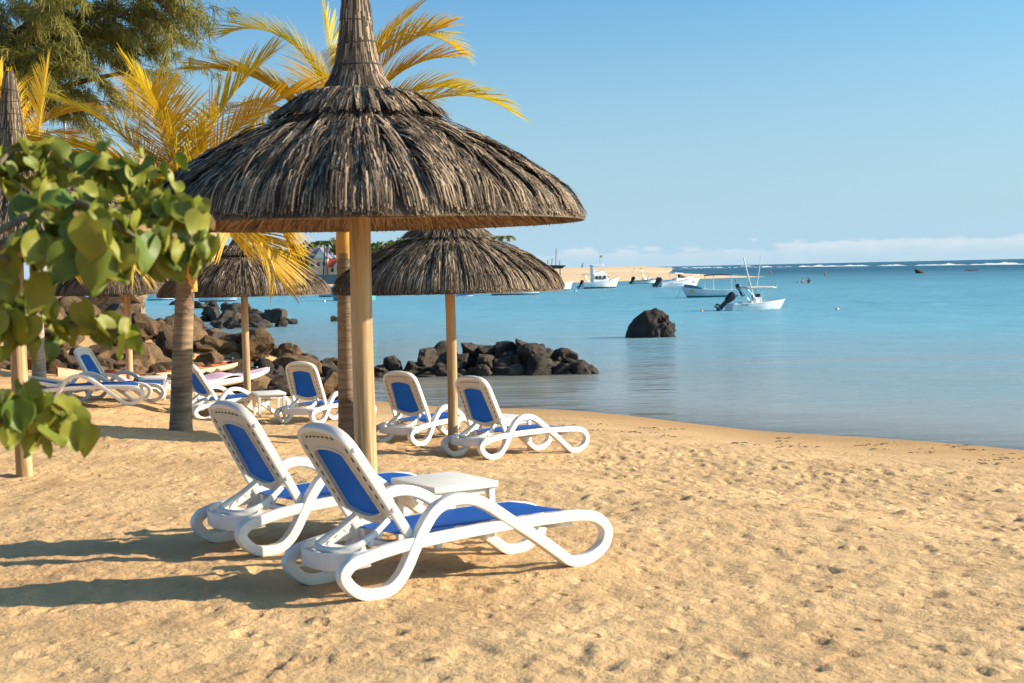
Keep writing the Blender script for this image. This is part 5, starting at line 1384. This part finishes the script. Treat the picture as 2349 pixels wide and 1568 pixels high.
# 4: small skiff in front of the spit
b_, L = boat('green_skiff', 'small white skiff with a dark green rail, left of the lettered cruiser', on_level(1453, 652, SEA), on_level(1513, 650.5, SEA))
half, sheer = hull(L, 1.5, .55, .9, 'hull', GELB, b_, GREENP, GEL2, .2)
rl = MB()
for s in (-1, 1): rl.tube([(-L / 2 + L * i / 20, s * (half(i / 20) + .01), sheer(i / 20) - .07) for i in range(21)], .075, 6)
rl.build('rail', plain('dark_green', (.05, .10, .07), .5), b_, 60)
MB().box((-.7, -.4, .4), (-.1, .4, .85)).build('seat_cover', GEL, b_, bevel=.08)
MB().box((.2, -.3, .4), (.5, .3, .95)).build('console', GEL, b_, bevel=.05)
canvas_top(b_, -.9, .5, .6, 1.65, GREYC, 'sunshade', .02, .03)
for x in (-.8, .4):
    for s in (-1, 1): poles(b_, [((-.1, s * .6, .5), (x, s * .55, 1.65))], .014)
for s in (-.3, .3): outboard(b_, -L / 2 - .05, s, .55, 30, 1.0)
lettering(b_, 'Sheena 9', .30, (-.75, -.715, .18), (R(86), 0, 0), BLACK)
# 5: flybridge boat
b_, L = boat('flybridge_boat', 'white flybridge cabin boat flying a small flag, beside the middle parasol', on_level(1338, 663, SEA), on_level(1418, 661, SEA))
L *= 1.05
half, sheer = hull(L, 2.1, .78, 1.28, 'hull', GEL, b_, ANTIF, GEL2, .25, wl=.20)
cab = MB(); V = [(-1.15, -.85, .8), (1.0, -.75, .95), (1.0, .75, .95), (-1.15, .85, .8), (-1.1, -.75, 1.72), (.62, -.62, 1.72), (.62, .62, 1.72), (-1.1, .75, 1.72)]
cb = cab.add([Vector(v) for v in V], [(0, 1, 5, 4), (1, 2, 6, 5), (2, 3, 7, 6), (3, 0, 4, 7), (4, 5, 6, 7), (0, 3, 2, 1)]).build('cabin', GEL, b_, bevel=.04)
MB().add([(.985, -.66, 1.2), (.985, .66, 1.2), (.70, .56, 1.64), (.70, -.56, 1.64)], [(0, 1, 2, 3)]).build('windscreen', TINTED, b_, None, None, (.03, 0, 0))
for x0, x1 in ((-.9, -.55), (-.45, -.1), (.05, .5)): MB().box((x0, -.83, 1.2), (x1, -.79, 1.6)).build('window', TINTED, cb)
fb = MB(); V = [(-1.2, -.78, 1.74), (.75, -.62, 1.74), (.75, .62, 1.74), (-1.2, .78, 1.74), (-.9, -.6, 1.95), (.1, -.5, 2.25), (.1, .5, 2.25), (-.9, .6, 1.95)]
fb.add([Vector(v) for v in V], [(0, 1, 5, 4), (1, 2, 6, 5), (2, 3, 7, 6), (3, 0, 4, 7), (4, 5, 6, 7), (0, 3, 2, 1)]).build('flybridge', GEL, b_, bevel=.05)
MB().box((-1.2, -.6, 1.7), (-1.0, .6, 2.9)).build('radar_arch', GEL, b_, bevel=.04)
canvas_top(b_, -1.3, .35, .65, 2.85, GEL2, 'bimini', .08, .05)
canvas_top(b_, -2.3, -1.15, .7, 1.78, GREYC, 'awning', .03, .04)
for s in (-1, 1): poles(b_, [((-1.7, s * .7, .8), (-2.25, s * .66, 1.78)), ((.2, s * .45, 2.2), (.25, s * .5, 2.85)), ((-.4, s * .55, 2.0), (-.5, s * .55, 2.86))], .022)
MB().tube([(-.05, 0, 2.8), (-.05, 0, 4.2)], .018, 5).build('flagpole', DARKB, b_)
for k, mt_ in enumerate((REDROOF, BLUEL, YEL, GREENP)):
    MB().box((-.03, -.01, 4.12 - .07 * k), (.30, .01, 4.185 - .07 * k)).build('flag_stripe', mt_, b_)
MB().tube([(.45, .4, 2.2), (.5, .42, 3.3)], .02, 5).build('antenna', GEL, b_)
outboard(b_, -L / 2 - .05, .2, .55, 30, 1.0)
for x in (.9, 1.35, 1.8): MB().lathe([(.07, 0), (.07, .03)], 10, Matrix.Translation((x, -.97 + (x - .8) * .12, .92)) @ Matrix.Rotation(R(90), 4, 'X')).build('porthole', BLACK, b_)
# 6-12: hulls glimpsed under the parasols
def plain_boat(label, a, b, B, hs, hb, mat, bot, extra=None, group=True):
    bt, L = boat('moored_boat', label, a, b); half, sheer = hull(L, B, hs, hb, 'hull', mat, bt, bot, GEL2, .2, wl=.12)
    MB().box((-L * .22, -B * .28, hs * .6), (L * .05, B * .28, hs + .35)).build('cabin', GEL, bt, bevel=.06)
    if extra: extra(bt, L, half, sheer)
    return bt
def fender(bt, L, half, sheer): MB().lathe([(.05, 0), (.17, .02), (.17, .06)], 16, Matrix.Translation((-.1, -.86, .62)) @ Matrix.Rotation(R(90), 4, 'X')).build('fender', BLACK, bt)
plain_boat('pale hull with a round black fender below the middle parasol eave', on_level(1128, 678, SEA), on_level(1246, 675.5, SEA), 1.9, .85, 1.15, GELB, DARKB, fender)
plain_boat('pale boat with a dark waterline stern just right of the middle parasol eave', on_level(1250, 667.5, SEA), on_level(1314, 666, SEA), 1.8, .75, 1.05, GELB, DARKB)
plain_boat('white motorboat beyond the far boulders, between the left palms', on_level(464, 693, SEA), on_level(549, 691.5, SEA), 1.5, .55, .8, GEL, DARKB, lambda bt, L, h, s: outboard(bt, -L / 2 - .05, 0, .5, 10, 1.0))
plain_boat('pale boat left of the dark-trunked palm beyond the wall end', on_level(340, 690, SEA), on_level(404, 688.5, SEA), 1.6, .75, .9, GELB, DARKB)
plain_boat('teal boat bow showing left of the ringed palm trunk', on_level(850, 689, SEA), on_level(757, 689.5, SEA), 1.8, .95, 1.45, TEAL, TEAL)
plain_boat('pale green boat behind the teal bow by the ringed palm trunk', on_level(790, 681, SEA), on_level(726, 681.5, SEA), 1.6, .8, 1.2, GELB, GREENP)
plain_boat('green boat moored behind the white motorboat by the left palms', on_level(490, 683, SEA), on_level(556, 681.5, SEA), 1.6, .7, 1.3, GREENP, GREENP)
plain_boat('dark blue boat just right of the big parasol post', on_level(840, 679, SEA), on_level(925, 678, SEA), 1.8, .5, .8, NAVY, NAVY)
plain_boat('white boat low under the eave of the left parasol', on_level(620, 678, SEA), on_level(700, 677, SEA), 1.7, .8, 1.0, GEL, DARKB)
# small blue and white rowing boat with a rower
p = on_level(1068, 680, SEA)
bt = thing('rowing_boat', 'tiny blue and white rowing boat right of the slim parasol post', 'boat', p, R(4), 'boats moored in the lagoon')
hull(1.9, .8, .22, .32, 'hull', plain('blue_paint', (.05, .16, .40), .4), bt, GEL, GEL, .1)

# far sail and beach craft
p = on_level(1337, 618.6, SEA); p = Vector((p.x * 1400 / p.y, 1400, SEA))
bt = thing('sailing_boat', 'distant white sail on the horizon above the flybridge boat', 'sailboat', p, R(10), 'sailing boats on the horizon')
hull(7, 2.2, .9, 1.2, 'hull', GEL, bt); MB().tube([(.3, 0, .8), (.3, 0, 9.3)], .09, 6).build('mast', GEL, bt)
sl = ob('sail', mesh_py('sail', [(.25, 0, 1.6), (-2.7, .25, 1.6), (-1.4, .35, 5), (.25, 0, 9.2)], [(0, 1, 2, 3)]), GEL2, bt); sl.modifiers.new('s', 'SOLIDIFY').thickness = .03
p = Vector((1400 * (1282 - 1174.5) / 3262, 1400, SEA))
bt2 = dup(bt); bt2.location = (p.x - 8, 1500, SEA); bt2.rotation_euler = (0, 0, R(75)); bt2['label'] = 'second distant sail, thin and white, just right of the middle parasol'
b0 = on_level(1274, 640, SEA + 1.2)
lk = thing('thatch_lookout', 'dark boat-shaped shelter on posts on the spit beside the middle parasol', 'shelter', (b0.x, b0.y, SEA + 1.2))
hgt = at_range(1274, 617, b0.y).z - (SEA + 1.2)
for x in (-.7, .7): MB().tube([(x, 0, -.4), (x, 0, hgt + .1)], .08, 6).build('post', BARK, lk)
V = [(-1.4, -.6, hgt + .55), (1.6, 0, hgt + .45), (-1.4, .6, hgt + .55), (-1.1, -.4, hgt), (1.0, 0, hgt), (-1.1, .4, hgt)]
MB().add([Vector(v) for v in V], [(0, 1, 4, 3), (1, 2, 5, 4), (2, 0, 3, 5), (0, 2, 1), (3, 4, 5)]).build('shelter_roof', DARKB, lk)
for x, h2 in ((-1.1, 1.3), (-.5, 1.5), (.1, 2.9), (.6, 1.2)): MB().tube([(x, 0, hgt + .3), (x + .1, 0, hgt + h2)], .05, 5).build('stake', BARK, lk)
p = at_range(1463, 626, 330); p.z = SEA + 1.2
bt = thing('beached_boat', 'small beached boat with an orange-tipped canopy on the crest of the spit', 'boat', p, R(5))
hull(2.6, 1.1, .3, .5, 'hull', GEL, bt); canvas_top(bt, -.9, .9, .5, 1.1, GEL2, 'canopy', .02, .06)
for x in (-.8, .8): poles(bt, [((x, -.45, .2), (x, -.45, 1.12)), ((x, .45, .2), (x, .45, 1.12))], .03)
MB().box((.5, -.51, 1.0), (.9, -.45, 1.2)).build('canopy_flap', plain('orange_canvas', (.7, .12, .04), .7), bt)
p = at_range(1452, 627, 330); p.z = SEA + 1.1
MB_t = MB().add([(-.8, -.6, 0), (.8, -.6, 0), (.8, .6, 0), (-.8, .6, 0), (-.3, 0, .55), (.3, 0, .5)], [(0, 1, 5, 4), (1, 2, 5), (2, 3, 4, 5), (3, 0, 4)])
o = MB_t.build('beach_shade', GEL, None, None, .05, p); tag(o, 'low white tarpaulin heap beside the beached canopy boat', 'tarpaulin')

# ---- buoys
WBUOY = plain('buoy_white', (.62, .60, .56), .5, .1, 4)
def buoy(px, py, r, mat, label, cat='buoy'):
    p = on_level(px, py, SEA)
    o = MB().lathe([(.02, -.5 * r), (.6 * r, -.4 * r), (r, 0), (.92 * r, .45 * r), (.6 * r, .85 * r), (.2 * r, 1.0 * r), (.12 * r, 1.15 * r), (.02, 1.2 * r)], 20).build('mooring_buoy', mat, None, 60, None, p)
    return tag(o, label, cat, 'mooring buoys')
buoy(1920, 711, .115, WBUOY, 'round white buoy floating right of the open motorboat')
buoy(1609.5, 715, .085, plain('buoy_yellow', (.72, .42, .03), .5, .1, 4), 'small yellow-orange buoy between the lone rock and the open motorboat')
buoy(1781, 657.5, .13, plain('float_green', (.55, .7, .08), .5, .1, 4), 'tiny yellow-green float out beyond the canopy boat')
buoy(1320, 669, .15, WBUOY, 'small white buoy at the bow line of the boat by the middle parasol')
buoy(744, 693, .15, WBUOY, 'small pale buoy left of the teal boat bow')
# ---- people in the water: one continuous figure each
SKIN = plain('skin', (.22, .12, .075), .6, .1, 5); 
def person(px, py, depth_, label, arms, face):
    """standing in the water to depth_ metres below the surface"""
    p = on_level(px, py, SEA)
    v = [(0, 0, 0), (0, 0, .22), (0, .01, .45), (0, 0, .56), (0, .01, .64), (0, -.005, .75), (0, 0, .84), (.18, 0, .49), (.24, .02, .24), (.26, -.08, .02), (-.18, 0, .49), (-.24, .02, .24), (-.26, -.08, .02), (.09, 0, -.1), (.1, -.02, -.5), (.1, 0, -.9), (-.09, 0, -.1), (-.1, -.02, -.5), (-.1, 0, -.9), (.1, -.14, -.92), (-.1, -.14, -.92)]
    if arms == 1: v[8] = (.34, -.1, .40); v[9] = (.30, -.3, .52)
    if arms == 2: v[8] = (.30, -.05, .25); v[9] = (.1, -.2, .15); v[11] = (-.30, -.05, .25); v[12] = (-.08, -.2, .15)
    e = [(0, 1), (1, 2), (2, 3), (3, 4), (4, 5), (5, 6), (2, 7), (7, 8), (8, 9), (2, 10), (10, 11), (11, 12), (0, 13), (13, 14), (14, 15), (0, 16), (16, 17), (17, 18), (15, 19), (18, 20)]
    r = [.15, .135, .15, .065, .07, .10, .085, .065, .05, .04, .065, .05, .04, .10, .075, .055, .10, .075, .055, .04, .04]
    me = bpy.data.meshes.new('person'); me.from_pydata(v, e, []); o = ob('person', me, None, None)
    md = o.modifiers.new('skin', 'SKIN')
    for i, s in enumerate(me.skin_vertices[0].data): s.radius = (r[i], r[i] * .8); s.use_root = (i == 0)
    sb = o.modifiers.new('sub', 'SUBSURF'); sb.levels = 1; sb.render_levels = 2
    me.materials.append(SKIN)
    o.location = (p.x, p.y, SEA + .95 - depth_); o.rotation_euler = (0, 0, R(face)); return tag(o, label, 'person', 'people in the lagoon')
person(1768, 632, .55, 'person standing knee-deep in the shallows beyond the spit tip, facing sideways', 2, 60)
person(1893, 634, .8, 'person standing waist-deep far out, alone to the right of the spit', 1, 200)
person(1829.5, 649.5, 1.5, 'swimmer with only the head above water, leftmost of the group of three', 0, 0)
person(1841, 650, 1.1, 'middle bather of the group of three, water up to the chest', 0, 30)
person(1856, 650, 1.05, 'right bather of the group of three with an arm raised', 1, -40)
person(1687.5, 646.5, 1.45, 'swimmer whose head shows between the spit tip and the open motorboat rods, left one', 0, 10)
person(1721, 646, 1.45, 'swimmer whose head shows just right of the tall rod, right one', 0, 80)

# ================================================================== CANOES ON THE BEACH
PINK = plain('pink_resin', (.86, .50, .54), .4, .06, 2); ORANGE = plain('orange_resin', (.9, .19, .02), .4, .06, 2); CANW = plain('white_resin_hull', (.80, .78, .75), .35, .05, 2); CANC = plain('cream_resin_hull', (.70, .58, .42), .4, .06, 2)
def canoe(c, yaw, L, W_, hullm, deckm, label, humps, rise=(.12, .12)):
    t = thing('sit_on_canoe', label, 'canoe', c, R(yaw), 'plastic canoes lying on the sand')
    n = 30; V = []; F = []; D = []; FD = []
    def hw(f): return W_ / 2 * (math.sin(math.pi * min(.999, max(.001, f))) ** .55)
    def sh(f): return .17 + (rise[0] if f < .5 else rise[1]) * abs(2 * f - 1) ** 3
    for i in range(n + 1):
        f = i / n; x = (f - .5) * L; w_ = hw(f) + .01; kz = .20 * abs(2 * f - 1) ** 4
        for j in range(9):
            a = math.pi * j / 8; V.append((x, -w_ * math.cos(a), kz + (sh(f) - kz) * (1 - math.sin(a) ** .7)))
        for j in range(9):
            v = -1 + 2 * j / 8
            bump = sum(h * math.exp(-((f - p0) / s0) ** 2) for p0, s0, h in humps)
            D.append((x, v * w_ * .96, sh(f) + .004 + bump * (1 - .55 * v * v) - .02 * (1 - v * v)))
    for i in range(n):
        for j in range(8):
            F.append((i * 9 + j, i * 9 + j + 1, (i + 1) * 9 + j + 1, (i + 1) * 9 + j)); FD.append((i * 9 + j, (i + 1) * 9 + j, (i + 1) * 9 + j + 1, i * 9 + j + 1))
    ob('hull', smooth(mesh_py('hull', V, F)), hullm, t)
    d = ob('deck', smooth(mesh_py('deck', D, FD)), deckm, t); d.modifiers.new('s', 'SOLIDIFY').thickness = .012
    MB().box((-.03, -.12, .19), (.03, .12, .23)).build('handle', BLACK, d, None, .01, (L * .4, 0, .1))
    return t
a = on_sand(225, 884); b = on_sand(612, 905); d = b - a
ctr = (a + b) / 2; ctr.z = gz(ctr.x, ctr.y) + .02
canoe(ctr, math.degrees(math.atan2(d.y, d.x)), d.length * 1.03, .78, CANW, PINK, 'pink and white plastic canoe lying on the sand before the boulders', [(.13, .07, .16), (.42, .1, .03), (.70, .06, .12)])
a = on_sand(95, 868); b = on_sand(545, 893); d = b - a
ctr = (a + b) / 2 + Vector((0, .95, 0)); ctr.z = gz(ctr.x, ctr.y) + .05
canoe(ctr, math.degrees(math.atan2(d.y, d.x)), d.length * 1.0, .74, CANC, ORANGE, 'orange canoe with cream hull behind the pink and white one', [(.15, .08, .06), (.62, .1, .05)], (.28, .10))
# ---- tide wrack: bits of weed and driftwood
WEED = plain('dry_weed', (.17, .11, .06), .95, .3, 20)
rgx = random.Random(77); mb = MB()
for i in range(34):
    px = rgx.uniform(1150, 2349); base = 960 + (px - 1150) * .072; py = base + rgx.gauss(8, 12)
    p = on_sand(px, py); dd = SHC - SHN[0] * p.x - SHN[1] * p.y
    if dd < .6: continue
    for k in range(rgx.randint(2, 9)):
        a = rgx.uniform(0, 3.14); l = rgx.uniform(.015, .05); q = p + Vector((rgx.gauss(0, .10), rgx.gauss(0, .05), .012))
        mb.tube([q - Vector((math.cos(a) * l, math.sin(a) * l, -.002)), q + Vector((0, 0, rgx.uniform(.003, .012))), q + Vector((math.cos(a) * l, math.sin(a) * l, .0))], [.003, .006, .003], 4)
o = mb.build('tide_wrack', WEED); tag(o, 'scattered dry weed and twigs washed up along the tide line', kind='stuff')
for px, py, lab in ((2020, 1437, 'small rust-brown dry leaf on the sand nearest the lower right corner'), (1908, 1358, 'small rust-brown dry leaf on the sand left of the other dry leaf')):
    p = on_sand(px, py); o = ob('dry_leaf', HMD[0], None, None, p + Vector((0, 0, .012)), (R(78), 0, R(40)), (.5, .5, .5)); tag(o, lab, 'leaf')
